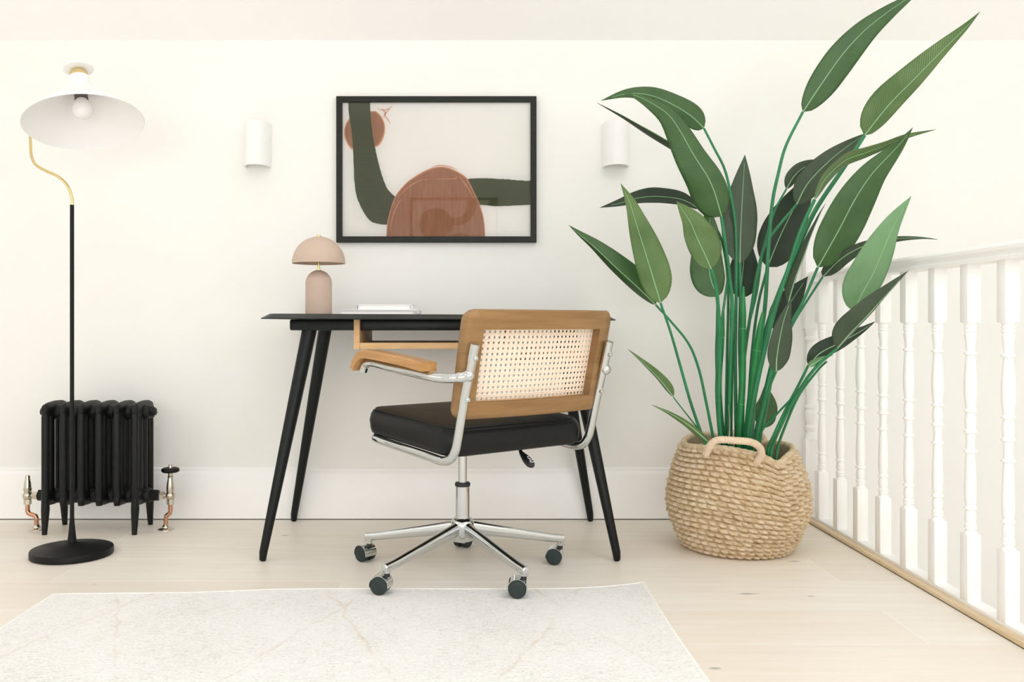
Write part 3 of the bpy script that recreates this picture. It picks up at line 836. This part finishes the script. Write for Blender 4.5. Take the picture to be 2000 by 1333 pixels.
# piping seam
sr = superellipse_ring(hw - .013, f0 + .013, f1 - .013, zc_(.4502), .043); sr.append(sr[0])
cs = ch.children[-1] if ch.children else None
cush = [c for c in ch.children if c.name.startswith('seat_cushion')][0]
MB().tube(sr, .0022, n=6, cap=False).build('piping', M['leather'], cush)
# mechanism plate, lever
MB().box((-.09, -.11, -.012), (.09, .11, .012), .006, 2, Matrix.Translation(Lc(0, .2556, .368)) @ Matrix.Rotation(TH, 4, 'Z')).build('tilt_mechanism', M['plastic'], ch)
lp = [Lc(.07, .22, .365), W(1008, 868, 2.52), W(1018, 885, 2.49), W(1030, 900, 2.46), W(1042, 912, 2.44)]
MB().tube([Vector(p) for p in catmull([tuple(q) for q in lp], 30)], [.005] * 14 + [.0055, .0065, .0075, .0085, .0095, .0105, .0112, .0118, .012, .012, .012, .0118, .011, .0095, .007, .003], n=16).build('height_lever', M['plastic'], ch)
lev = [c for c in ch.children if c.name.startswith('height_lever')][0]
mm = MB()
for (x, y, w_, h_) in ((1034, 896, 5, 1.0), (1037, 899, 6, 1.0), (1036, 902, 2, 1.6), (1040, 903, 6, 1.0), (1031, 893, 3, 1.2)):
    c = W(x, y, 2.4375)
    mm.box((c.x - w_ / 2 * .0014, c.y - .0003, c.z - h_ / 2 * .0014), (c.x + w_ / 2 * .0014, c.y + .0018, c.z + h_ / 2 * .0014))
mm.build('printed_mark', M['whitemetal'], lev, smooth=False)
# gas column
MB().lathe([(.0125, .25), (.0125, .372)], (CC.x, CC.y, 0), n=28).build('gas_piston', M['chrome'], ch)
MB().lathe([(.0125, .249), (.0215, .249), (.0225, .252), (.0225, .257), (.0205, .260), (.0125, .260)], (CC.x, CC.y, 0), n=28).build('collar_ring', M['plastic'], ch)
MB().lathe([(.0205, .125), (.0205, .2485), (.015, .2495)], (CC.x, CC.y, 0), n=32).build('column_sleeve', M['chrome'], ch)
MB().lathe([(.020, .090), (.029, .092), (.031, .098), (.0335, .130), (.0335, .148), (.0275, .156), (.0205, .158)], (CC.x, CC.y, 0), n=32).build('base_hub', M['chrome'], ch)
star = [math.radians(a) for a in (229.5, 302.0, 16.5, 88.5, 158.5)]
RL = .304
def on_rug(p): return p.y < 2.40 and p.x < .48
spin = [math.radians(a) for a in (-14, -4, -12, 60, -42)]
for k, a in enumerate(star):
    d = Vector((math.cos(a), math.sin(a), 0)); n_ = Vector((-d.y, d.x, 0)); c = Vector((CC.x, CC.y, 0))
    rings = []
    for r, zt, hh, ww in ((.020, .148, .040, .0125), (.034, .146, .040, .0125), (.10, .131, .035, .0122), (.20, .109, .029, .0115), (.28, .092, .0245, .0112), (RL + .010, .087, .022, .0110), (RL + .0125, .084, .016, .0085)):
        ring = []
        for j in range(16):
            b_ = 2 * PI * j / 16; cx = math.copysign(abs(math.cos(b_)) ** .7, math.cos(b_)); sy = math.copysign(abs(math.sin(b_)) ** .7, math.sin(b_))
            ring.append(c + d * r + n_ * ww * cx + Vector((0, 0, zt - hh / 2 + hh / 2 * sy)))
        rings.append(ring)
    leg = MB().loft(rings)
    e = c + d * RL
    zf = rz + .0006 if on_rug(e) else .0006
    leg.lathe([(.0095, .062 if zf > .003 else .056), (.0095, .084)], e, n=18)
    leg.build('base_leg', M['chrome'], ch, angle=40)
    # caster: hood, swivel pin, two wheels
    ws = spin[k]; wa = Vector((math.sin(ws), -math.cos(ws), 0)); tr = Vector((-wa.y, wa.x, 0))
    if tr.dot(Vector((-1, 0, 0))) < 0: tr = -tr
    wr = .0238; wc = e + tr * .017 + Vector((0, 0, zf + wr))
    hood = MB()
    # hood: part of a cylinder shell above the wheels
    nA = 18; k0 = len(hood.v); rin, rout = wr + .0012, wr + .0028
    for off in (-.0225, .0225):
        for rr_ in (rin, rout):
            for j in range(nA + 1):
                an = math.radians(-12) + math.radians(204) * j / nA
                hood.v.append(wc + wa * off + (tr * math.cos(an) + Vector((0, 0, 1)) * math.sin(an)) * rr_)
    L_ = nA + 1
    for j in range(nA):
        for (p_, q_) in ((0, 1), (1, 3), (3, 2), (2, 0)):
            hood.f.append((k0 + p_ * L_ + j, k0 + p_ * L_ + j + 1, k0 + q_ * L_ + j + 1, k0 + q_ * L_ + j))
    for j in (0, nA): hood.f.append((k0 + j, k0 + L_ + j, k0 + 3 * L_ + j, k0 + 2 * L_ + j))
    co = hood.build('caster', M['chrome'], ch, angle=40)
    MB().lathe([(.0075, .044 + zf), (.0075, .0675 + zf)], e, n=16).build('swivel_pin', M['plastic'], co)
    for s in (-1, 1):
        MB().lathe([(.019, -.0085), (wr, -.0075), (wr, .0075), (.0225, .0095), (.016, .0105), (.004, .0107), (.0035, .0100), (.001, .0100)], wc + wa * (s * .0135), wa * s, 32).build('wheel', M['wheel'], co, angle=30)

# backrest
HB0, HB1 = .479, .755; HWB = .252
def back_pt(lat, z, off):
    t_ = -.072 - .062 * (z - .474) / .281
    t_ += .028 * (lat / HWB) ** 2
    # off: distance towards the sitter
    return Lc(lat, t_ + off, z)
def rr2(x0, x1, z0, z1, r, nlong=14, nc=7):
    pts = []
    cs_ = ((x1 - r, z1 - r, 0), (x0 + r, z1 - r, PI / 2), (x0 + r, z0 + r, PI), (x1 - r, z0 + r, 1.5 * PI))
    for i, (cx, cz, a0) in enumerate(cs_):
        arc = [(cx + r * math.cos(a0 + PI / 2 * k / nc), cz + r * math.sin(a0 + PI / 2 * k / nc)) for k in range(nc + 1)]
        pts += arc
        nx2 = cs_[(i + 1) % 4]; st_ = arc[-1]
        en = (nx2[0] + r * math.cos(nx2[2]), nx2[1] + r * math.sin(nx2[2]))
        for k in range(1, nlong): pts.append((st_[0] + (en[0] - st_[0]) * k / nlong, st_[1] + (en[1] - st_[1]) * k / nlong))
    return pts
OX0, OX1, OZ0, OZ1 = -.206, .203, .521, .706
outer = rr2(-HWB, HWB, HB0, HB1, .030); innr = rr2(OX0, OX1, OZ0, OZ1, .004)
def shrink(P, a): 
    cx = 0; cz = (HB0 + HB1) / 2
    return [(x - math.copysign(min(a, abs(x)), x), z - math.copysign(a, z - cz)) for x, z in P]
def mid(P, Q, t_): return [(a[0] + (b_[0] - a[0]) * t_, a[1] + (b_[1] - a[1]) * t_) for a, b_ in zip(P, Q)]
TB = .033
ringsdef = [(shrink(outer, .004), 0), (outer, .005), (outer, TB - .005), (shrink(outer, .004), TB), (mid(shrink(outer, .004), innr, .5), TB), (shrink(innr, -.001), TB), (innr, TB - .001), (innr, .001), (shrink(innr, -.001), 0), (mid(shrink(outer, .004), innr, .5), 0)]
v = []; f = []
for P_, off in ringsdef:
    # outline grows slightly narrower to the bottom
    v += [back_pt(x * (1 - .02 * (HB1 - z) / .28), z - .010 * (1 - (x / HWB) ** 2) * 0, off) for x, z in P_]
n = len(outer); R_n = len(ringsdef)
for j in range(R_n):
    j2 = (j + 1) % R_n
    for i in range(n):
        i2 = (i + 1) % n
        f.append((j * n + i, j * n + i2, j2 * n + i2, j2 * n + i))
bk = link_mesh('backrest', v, f, M['walnut'], ch, angle=45)
# cane panel with real openings, set near the sitter side of the frame
NC, NR = 27, 13
cw = (OX1 - OX0) / NC; chh = (OZ1 - OZ0) / NR
v = []; f = []
def cpt(x, z, o): return back_pt(x * (1 - .02 * (HB1 - z) / .28), z, TB - .006 + o)
hr = .0036
for i in range(NC):
    for j in range(NR):
        cx = OX0 + (i + .5) * cw; cz = OZ0 + (j + .5) * chh
        sq = [(cw / 2, 0), (cw / 2, chh / 2), (0, chh / 2), (-cw / 2, chh / 2), (-cw / 2, 0), (-cw / 2, -chh / 2), (0, -chh / 2), (cw / 2, -chh / 2)]
        for o in (0, .0014):
            v += [cpt(cx + a, cz + b_, o) for a, b_ in sq]
            v += [cpt(cx + hr * math.cos(k * PI / 4), cz + hr * math.sin(k * PI / 4), o) for k in range(8)]
        k0 = len(v) - 32
        for k in range(8):
            k2 = (k + 1) % 8
            f.append((k0 + k, k0 + k2, k0 + 8 + k2, k0 + 8 + k))
            f.append((k0 + 16 + k, k0 + 24 + k, k0 + 24 + k2, k0 + 16 + k2))
            f.append((k0 + 8 + k, k0 + 8 + k2, k0 + 24 + k2, k0 + 24 + k))
cn = link_mesh('cane_panel', v, f, M['cane'], bk, smooth=False); cn['label'] = 'cream woven cane panel with rows of round holes'
# raised weave strands across the panel
mm = MB()
for j in range(NR + 1):
    z = OZ0 + j * chh
    for dzz in (-.0022, .0022):
        if OZ0 < z + dzz < OZ1: mm.tube([cpt(OX0 + (OX1 - OX0) * k / 40, z + dzz, -.0004) for k in range(41)], .0011, n=5)
mm.build('cane_strands', M['cane'], bk)
mm = MB()
mm.tube([cpt(OX0 + .002 + (OX1 - OX0 - .004) * k / 24, OZ0 + .002, -.003) for k in range(25)], .0026, n=8)
mm.build('cane_spline', M['canetrim'], bk); mm = MB()
mm.tube([cpt(OX0 + .002 + (OX1 - OX0 - .004) * k / 24, OZ1 - .001, -.0015) for k in range(25)], .0016, n=8)
mm.build('cane_spline', M['canetrim'], bk)
# screws on the uprights
for s in (-1, 1):
    for (tt, z) in ((-.0975, .634), (-.0655, .531)):
        MB().lathe([(.0068, 0), (.0070, .003), (.0055, .0062), (.0025, .0072)], Lc(.235 * s, tt - r_t * .9, z), -FW + Vector((0, 0, .1)), 14).build('screw', M['chrome'], ch)
    MB().lathe([(r_t * .6, 0), (r_t * 1.02, .001), (r_t * 1.02, .004), (r_t * .6, .006)], Lc(.235 * s, -.1065, .666), Vector((0, 0, 1)) - FW * .3, 18).build('end_cap', M['chrome'], ch)
# armrests
for s in (-1, 1):
    P = [(.238 * s, -.088, .592), (.252 * s, -.075, .588), (.272 * s, -.055, .585), (.289 * s, -.025, .586), (.298 * s, .01, .590), (.300 * s, .08, .596), (.300 * s, .18, .603), (.300 * s, .24, .609), (.300 * s, .278, .610), (.300 * s, .298, .605), (.300 * s, .309, .592), (.300 * s, .311, .587)]
    pts = [Lc(*p) for p in catmull(P, 70)]
    ra = [r_t * (1.0 if k > 8 else 1.15) for k in range(70)]
    ar = MB().tube(pts, ra, n=16); ar.sphere(Lc(.240 * s, -.088, .592), .0155, 16, 10)
    ao = ar.build('armrest', M['chrome'], ch)
    # wooden pad
    prof = [(-.004, .598, .023), (.03, .6015, .023), (.08, .607, .023), (.14, .612, .023), (.20, .617, .023), (.26, .621, .023), (.298, .6225, .023), (.322, .617, .022), (.342, .602, .021), (.351, .588, .018)]
    Q = catmull(prof, 40); rings = []
    Q = [(a * .93, b_, c) for a, b_, c in Q]
    for i, (fw_, z, th) in enumerate(Q):
        a = Q[max(0, i - 1)]; b_ = Q[min(39, i + 1)]; d = Vector((b_[0] - a[0], b_[1] - a[1])).normalized(); nn = Vector((-d.y, d.x))
        ring = []
        w_ = .0235
        for (u_, q_) in ((-1, .002), (-1, .8), (-.86, 1.0), (.86, 1.0), (1, .8), (1, .002), (.9, -.02), (-.9, -.02)):
            ring.append(Lc(.300 * s + u_ * w_, fw_ + nn.x * (q_ * th + .003), z + nn.y * (q_ * th + .003)))
        rings.append(ring)
    po = MB().loft(rings).build('arm_pad', M['armwood'], ao, angle=35); po['label'] = 'warm brown wooden arm pad'

# ------------------------------------------------------------------ woven basket
bx, by = .862, 2.865
bk_ = thing('woven_basket', (bx, by, 0), 'round seagrass basket with chunky weave and cord handles holding the tall plant', 'basket')
NRW, NST = 20, 40
SUBV, SUBT = 7, 8
def brad(th, q):
    """radius at angle th, height fraction q"""
    r = catmull_r(q)
    r *= 1 + .030 * math.cos(2 * th + .8) + .018 * math.cos(3 * th - .6 + 2 * q)
    # fold in the lower left front
    dth = (th - math.radians(238) + PI) % (2 * PI) - PI
    r -= .020 * math.exp(-(dth / .38) ** 2) * math.exp(-((q - .38 - .18 * dth) / .10) ** 2)
    dth = (th - math.radians(318) + PI) % (2 * PI) - PI
    r -= .012 * math.exp(-(dth / .3) ** 2) * math.exp(-((q - .22) / .12) ** 2)
    return r
KR = [(0, .150), (.04, .166), (.15, .184), (.30, .204), (.45, .211), (.60, .207), (.75, .195), (.88, .180), (1.0, .168)]
def catmull_r(q):
    for (a, ra), (b_, rb) in zip(KR, KR[1:]):
        if q <= b_: 
            t_ = (q - a) / (b_ - a); t_ = t_ * t_ * (3 - 2 * t_) * .5 + t_ * .5; return ra + (rb - ra) * t_
    return KR[-1][1]
def btop(th):
    return .326 + .010 * math.cos(th - math.radians(150)) + .008 * math.cos(3 * th) - .020 * math.exp(-((((th - math.radians(300)) + PI) % (2 * PI) - PI) / .22) ** 2)
nT = NST * SUBT; nV = NRW * SUBV
v = []; f = []
rnd = [[random.uniform(-.5, .5) for _ in range(NST + 1)] for _ in range(NRW + 2)]
for j in range(nV + 1):
    q = j / nV; row = min(int(q * NRW), NRW - 1); fv = q * NRW - row
    if j == nV: fv = 1.0
    rp = abs(math.sin(PI * fv)) ** .7 if 0 < fv < 1 else 0
    for i in range(nT):
        th = 2 * PI * i / nT
        ph = i / SUBT + .5 * (row % 2) + .38 * (fv - .5) + .25 * math.sin(row * 1.7)
        si = int(ph) % NST
        sp_ = abs(math.sin(PI * (ph % 1.0))) ** .75
        h = .0185 * rp * (.05 + .95 * sp_) * (1 + .35 * rnd[row][si])
        zz = q * btop(th) + .006 * math.sin(th * 2 + 1) * math.sin(PI * q) * 1.5
        # weave rows sag
        zz += .0028 * rnd[row][si] * rp
        r = brad(th, q) - .006 + h
        v.append((bx + r * math.cos(th), by + r * math.sin(th), max(zz, .0006) + (0 if j else 0)))
for j in range(nV):
    for i in range(nT):
        i2 = (i + 1) % nT; f.append((j * nT + i, j * nT + i2, (j + 1) * nT + i2, (j + 1) * nT + i))
# inner wall and bottom
k0 = len(v); nI = 10
for j in range(nI + 1):
    q = 1 - j / nI
    for i in range(nT):
        th = 2 * PI * i / nT; r = brad(th, q) - .016
        v.append((bx + r * math.cos(th), by + r * math.sin(th), q * btop(th) + (.006 if q < .01 else 0)))
for i in range(nT):
    i2 = (i + 1) % nT; f.append((nV * nT + i, nV * nT + i2, k0 + i2, k0 + i))
for j in range(nI):
    for i in range(nT):
        i2 = (i + 1) % nT; f.append((k0 + j * nT + i, k0 + j * nT + i2, k0 + (j + 1) * nT + i2, k0 + (j + 1) * nT + i))
f.append(tuple(range(nT))); f.append(tuple(k0 + nI * nT + i for i in range(nT)))
link_mesh('basket_body', v, f, M['basket'], bk_, angle=80)
# braided rim
rim = []
for i in range(181):
    th = 2 * PI * i / 180
    r = brad(th, 1) - .006; rim.append(Vector((bx + r * math.cos(th), by + r * math.sin(th), btop(th) + .003)))
MB().tube(rim, [.0085 + .0022 * abs(math.sin(i * .9)) for i in range(181)], n=10, cap=False).build('rim', M['basket'], bk_)
def rope(P, rr):
    pts = [Vector(p) for p in catmull([tuple(p) for p in P], 150)]
    return MB().tube(pts, [rr + .0009 * (1 if k % 3 else -1) for k in range(150)], n=14)
hY = 2.672
rope([W(1378, 888, 2.70), W(1386, 872, 2.68), W(1402, 860, hY), W(1435, 861, hY - .002), W(1466, 864, hY), W(1482, 873, hY + .002), W(1487, 886, hY + .006), W(1481, 899, 2.69), W(1476, 908, 2.705)], .0105).build('carry_handle', M['rope'], bk_)
rope([W(1400, 880, 3.045), W(1412, 856, 3.05), W(1440, 845, 3.055), W(1470, 846, 3.055), W(1488, 852, 3.05), W(1497, 872, 3.04), W(1499, 890, 3.035)], .0105).build('carry_handle', M['rope'], bk_)

# ------------------------------------------------------------------ plant
pl = thing('bird_of_paradise_plant', (bx, by, .02), 'tall bird of paradise plant with long green leaves standing in the woven basket', 'plant')
MB().lathe([(.11, .012), (.13, .25), (.135, .252), (.135, .262), (.128, .262), (.126, .245), (.02, .243)], (bx, by, 0), n=40).build('nursery_pot', M['potblack'], pl, angle=30)
MB().lathe([(.125, .243), (.12, .249), (.06, .254), (.01, .256)], (bx, by, 0), n=32).build('moss_topping', M['soil'], pl, angle=30)

def wprof(t, tm):
    if t < tm:
        u = 1 - t / tm
        return max(0.0, 1 - u ** 2.6) ** .62
    u = (t - tm) / (1 - tm)
    return max(0.0, (1 - u ** 1.55)) * (1 - .12 * u)
def leaf(mid_, Y, wl, wr, mat='leafB', tm=.3, dl=0.0, dr=0.0, fold=.10, prof=None, ribside=-1):
    """mid_: points along the midrib, Y: depth at the same points; wl/wr: half widths left and right of the direction of growth"""
    nL = 34
    if isinstance(Y, (int, float)): Y = [Y] * len(mid_)
    if len(Y) == 2: Y = [Y[0] + (Y[1] - Y[0]) * k / (len(mid_) - 1) for k in range(len(mid_))]
    P = catmull([tuple(W(a, b_, y)) for (a, b_), y in zip(mid_, Y)], nL)
    P = [Vector(p) for p in P]
    S = [-1, -.8, -.55, -.28, -.1, 0, .1, .28, .55, .8, 1]
    v = []; f = []; uv = []; ribp = []
    length = sum((P[i + 1] - P[i]).length for i in range(nL - 1)); acc = 0
    for i, p in enumerate(P):
        if i: acc += (P[i] - P[i - 1]).length
        t = acc / length
        a = P[max(0, i - 1)]; b_ = P[min(nL - 1, i + 1)]; d = (b_ - a); d2 = Vector((d.x, 0, d.z)); 
        d2 = d2.normalized() if d2.length > 1e-6 else Vector((0, 0, 1))
        nl = Vector((-d2.z, 0, d2.x))     # left of growth direction as the camera sees it
        w = wprof(t, tm) if prof is None else prof(t)
        sc = p.y / F
        for s in S:
            ww = (wl if s < 0 else wr) * sc * w
            dd = (dl if s < 0 else dr) * w
            q = p + nl * (ww * -s) + Vector((0, 1, 0)) * (dd * abs(s) ** 1.2 + fold * ww * abs(s) ** 1.5)
            # gentle ripple of the blade edge
            q += Vector((0, 1, 0)) * (.0025 * math.sin(t * 17 + s * 2) * abs(s) * w)
            v.append(q); uv.append((.5 + s * .5 * w * max(wl, wr) * sc / .06 * .5, acc))
        ribp.append(p)
    m_ = len(S)
    for i in range(nL - 1):
        for k in range(m_ - 1):
            f.append((i * m_ + k, i * m_ + k + 1, (i + 1) * m_ + k + 1, (i + 1) * m_ + k))
    o = link_mesh('leaf', v, f, M[mat], pl, uvs=uv, angle=80)
    md = o.modifiers.new('thickness', 'SOLIDIFY'); md.thickness = .0009; md.offset = 0
    e = int(nL * .93)
    MB().tube([p + Vector((0, ribside * .0008, 0)) for p in ribp[:e]], [.0019 * (1 - .75 * k / e) for k in range(e)], n=6).build('midrib', M['rib'], o)
    return o
c27 = 2.86
# upper leaves
leaf([(1568, 219), (1603, 166), (1645, 107), (1687, 61), (1729, 27), (1768, 0), (1806, -24)], (2.82, 2.66), 27, 33, 'leafC' if False else 'leafB', .38)
leaf([(1688, 265), (1735, 206), (1782, 158), (1834, 105), (1885, 55), (1915, 22)], (2.76, 2.55), 37, 20, 'leafA', .28)
leaf([(1375, 251), (1352, 229), (1322, 209), (1282, 190), (1247, 183), (1215, 185), (1173, 197)], (2.83, 2.70), 19, 27, 'leafB', .18, fold=.3)
leaf([(1409, 423), (1404, 405), (1395, 375), (1381, 344), (1354, 302), (1330, 259), (1306, 225), (1273, 202), (1241, 187), (1218, 183)], (2.74, 2.62), 42, 31, 'leafB', .20, fold=.35)
leaf([(1402, 335), (1362, 303), (1322, 285), (1281, 262), (1247, 243), (1211, 223), (1166, 201)], (2.88, 2.76), 7, 7, 'leafC', .35, dl=.03, dr=.035)
leaf([(1364, 408), (1345, 396), (1322, 388), (1281, 384), (1247, 387), (1211, 397), (1171, 406)], (2.90, 2.80), 14, 19, 'leafD', .45, dl=-.02, dr=.01)
leaf([(1290, 592), (1278, 552), (1260, 493), (1245, 445), (1230, 397), (1212, 358)], (2.64, 2.56), 26, 39, 'leafA', .30)
leaf([(1281, 596), (1247, 563), (1205, 525), (1163, 485), (1131, 458), (1111, 440)], (2.70, 2.62), 8, 31, 'leafB', .32, dl=.03)
leaf([(1389, 526), (1374, 492), (1360, 462), (1348, 434), (1333, 411), (1321, 393)], (2.66, 2.60), 25, 41, 'leafA', .38)
leaf([(1402, 580), (1388, 545), (1384, 500), (1388, 450), (1380, 395)], (2.80, 2.84), 37, 30, 'leafB', .30)
leaf([(1445, 514), (1446, 470), (1449, 400), (1452, 350), (1455, 302)], (2.84, 2.86), 37, 33, 'leafC', .40)
leaf([(1446, 582), (1449, 545), (1453, 505), (1458, 450)], (2.95, 2.97), 27, 34, 'leafD', .35)
leaf([(1499, 522), (1522, 465), (1548, 412), (1575, 362), (1592, 330)], (2.96, 2.99), 40, 44, 'leafD', .36)
leaf([(1556, 399), (1578, 358), (1618, 316), (1655, 286), (1696, 258)], (2.86, 2.84), 24, 30, 'leafC', .36)
leaf([(1536, 369), (1552, 343), (1575, 325), (1615, 312)], (2.93, 2.93), 15, 10, 'leafC', .40)
leaf([(1591, 390), (1600, 370), (1615, 346), (1650, 314), (1690, 299), (1725, 286), (1770, 267), (1828, 253)], (2.70, 2.55), 13, 12, 'leafA', .22, dl=-.03, dr=.02)
leaf([(1597, 523), (1637, 452), (1669, 391), (1702, 341), (1740, 300), (1762, 276), (1783, 249)], (2.68, 2.52), 37, 44, 'leafB', .36)
leaf([(1607, 541), (1640, 508), (1680, 484), (1720, 472), (1760, 466), (1800, 465), (1832, 468)], (2.72, 2.42), 12, 13, 'leafC', .2, dl=.02, dr=-.03, prof=lambda t: (wprof(t, .15) * .9 + .0) if t < .9 else wprof(t, .15))
leaf([(1666, 609), (1685, 571), (1705, 535), (1725, 488), (1748, 436), (1780, 383)], (2.50, 2.42), 45, 27, 'leafE', .34)
leaf([(1636, 680), (1660, 652), (1689, 622), (1730, 577), (1774, 529)], (2.46, 2.34), 34, 11, 'leafC', .32, dr=.03)
leaf([(1579, 714), (1602, 690), (1640, 670), (1680, 648), (1710, 628)], (2.56, 2.50), 20, 14, 'leafD', .35)
leaf([(1580, 717), (1598, 706), (1612, 699), (1628, 693)], (2.52, 2.49), 5, 5, 'leafE', .35, dl=.02)
leaf([(1522, 650), (1530, 620), (1548, 585), (1578, 540)], (2.88, 2.86), 30, 26, 'leafD', .40)
leaf([(1516, 726), (1517, 700), (1522, 667), (1531, 625), (1546, 582)], (2.56, 2.54), 19, 27, 'leafC', .36)
leaf([(1540, 590), (1553, 545), (1568, 505), (1583, 463), (1601, 420), (1612, 398)], (2.76, 2.74), 11, 8, 'leafC', .2, dl=.02, dr=.03)
leaf([(1315, 776), (1292, 746), (1265, 718), (1226, 682)], (2.70, 2.62), 2.5, 13, 'leafA', .25, dl=.015)
leaf([(1384, 864), (1346, 832), (1310, 809), (1273, 791)], (2.70, 2.60), 6.5, 7, 'leafA', .22, dl=.01, dr=.01)
leaf([(1490, 836), (1496, 810), (1499, 785), (1494, 752)], (2.96, 2.97), 24, 22, 'leafB', .40)
leaf([(1512, 860), (1522, 840), (1536, 810)], (2.72, 2.70), 3.2, 3.2, 'leafD', .3)
leaf([(1424, 860), (1425, 820), (1422, 785)], (2.76, 2.76), 3.5, 3.5, 'leafC', .3)

def stem(P, Y0_, r0, r1, mat='stem', name='stem', nodes=()):
    """from the leaf down into the pot; radii in metres at top and bottom"""
    n = len(P); end = Vector((bx + (W(P[-1][0], P[-1][1], by).x - bx) * .7, by + (Y0_ - by) * .3, .245))
    pts = [tuple(W(a, b_, Y0_ + (max(by + (Y0_ - by) * .5, 2.72) - Y0_) * (k / (n - 1)) ** 1.2)) for k, (a, b_) in enumerate(P)] + [tuple(end)]
    Q = [Vector(p) for p in catmull(pts, 44)]
    tp_ = (lambda k: .35 + .65 * min(1, k / 7)) if name == 'cane' else (lambda k: 1.0)
    o = MB().tube(Q, [(r0 + (r1 - r0) * k / 43) * tp_(k) for k in range(44)], n=12).build(name, M[mat], pl)
    for k in nodes:
        d = (Q[k + 1] - Q[k]).normalized(); r = r0 + (r1 - r0) * k / 43
        MB().lathe([(r * .98, -.0014), (r * 1.06, -.0006), (r * 1.06, .0006), (r * .98, .0014)], Q[k], d, 14).build('joint_ring', M['node'], o)
    return o
stem([(1568, 219), (1535, 285), (1520, 340), (1508, 400), (1500, 500), (1494, 600), (1480, 700), (1468, 850)], 2.82, .0042, .0075)
stem([(1688, 265), (1650, 325), (1592, 412), (1552, 500), (1512, 600), (1488, 680), (1475, 760), (1458, 850)], 2.76, .0058, .0110)
stem([(1375, 251), (1395, 290), (1415, 330), (1427, 380), (1437, 450), (1438, 560), (1436, 700), (1438, 850)], 2.83, .0034, .0060)
stem([(1409, 423), (1417, 480), (1425, 540), (1430, 600), (1427, 700), (1424, 850)], 2.745, .0050, .0065)
stem([(1364, 408), (1395, 440), (1412, 480), (1422, 560), (1420, 700), (1418, 850)], 2.90, .0030, .0055)
stem([(1290, 592), (1310, 650), (1330, 720), (1350, 790), (1374, 858)], 2.645, .0034, .0052)
stem([(1281, 596), (1310, 628), (1345, 672), (1365, 722), (1380, 790), (1396, 866)], 2.70, .0032, .0048)
stem([(1389, 526), (1398, 560), (1404, 620), (1406, 700), (1404, 780), (1408, 850)], 2.665, .0050, .0065)
stem([(1402, 580), (1401, 640), (1400, 700), (1404, 780), (1412, 850)], 2.80, .0045, .0070)
stem([(1422, 540), (1412, 610), (1402, 680), (1404, 780), (1410, 850)], 2.78, .0035, .0050)
stem([(1445, 514), (1446, 600), (1448, 700), (1446, 850)], 2.84, .0045, .0065)
stem([(1446, 582), (1444, 660), (1446, 760), (1444, 850)], 2.94, .0045, .0060)
stem([(1499, 522), (1480, 600), (1468, 700), (1458, 850)], 2.96, .0040, .0060)
stem([(1556, 399), (1500, 470), (1480, 530), (1465, 620), (1452, 720), (1446, 850)], 2.87, .0040, .0060)
stem([(1536, 369), (1512, 415), (1490, 490), (1478, 570), (1455, 680), (1450, 850)], 2.93, .0030, .0055)
stem([(1591, 390), (1562, 455), (1538, 530), (1512, 610), (1492, 690), (1474, 770), (1462, 850)], 2.71, .0050, .0090)
stem([(1597, 523), (1568, 590), (1535, 650), (1510, 710), (1492, 790), (1478, 860)], 2.68, .0040, .0062)
stem([(1607, 541), (1575, 590), (1545, 640), (1515, 710), (1498, 790), (1484, 862)], 2.72, .0032, .0050)
stem([(1540, 590), (1532, 650), (1512, 720), (1496, 790), (1482, 860)], 2.76, .0034, .0050)
stem([(1516, 726), (1502, 760), (1490, 800), (1478, 862)], 2.57, .0030, .0045)
stem([(1522, 650), (1508, 700), (1492, 770), (1474, 850)], 2.88, .0032, .0045)
stem([(1666, 609), (1640, 655), (1598, 712), (1552, 772), (1515, 812), (1482, 856)], 2.52, .0026, .0036)
stem([(1636, 680), (1590, 722), (1556, 772), (1530, 822), (1506, 882)], 2.47, .0040, .0058)
stem([(1579, 714), (1560, 752), (1535, 800), (1512, 850), (1500, 880)], 2.56, .0036, .0055)
stem([(1614, 707), (1597, 724), (1562, 770), (1538, 822), (1518, 880)], 2.52, .0030, .0044)
stem([(1315, 776), (1335, 802), (1362, 836), (1385, 866)], 2.70, .0018, .0026)
stem([(1490, 836), (1486, 850), (1480, 866)], 2.95, .0030, .0035)
stem([(1413, 600), (1408, 680), (1403, 760), (1410, 855)], 2.83, .0085, .0125, 'trunk', 'cane', nodes=(8, 24, 34))
stem([(1452, 560), (1451, 640), (1450, 740), (1444, 855)], 2.79, .0090, .0118, 'trunk', 'cane', nodes=(11, 26))
stem([(1490, 610), (1482, 665), (1472, 740), (1460, 855)], 2.77, .0110, .0138, 'trunk', 'cane', nodes=(14, 30))
stem([(1429, 560), (1429, 640), (1428, 740), (1426, 855)], 2.86, .0060, .0080, 'trunk', 'cane', nodes=(16,))
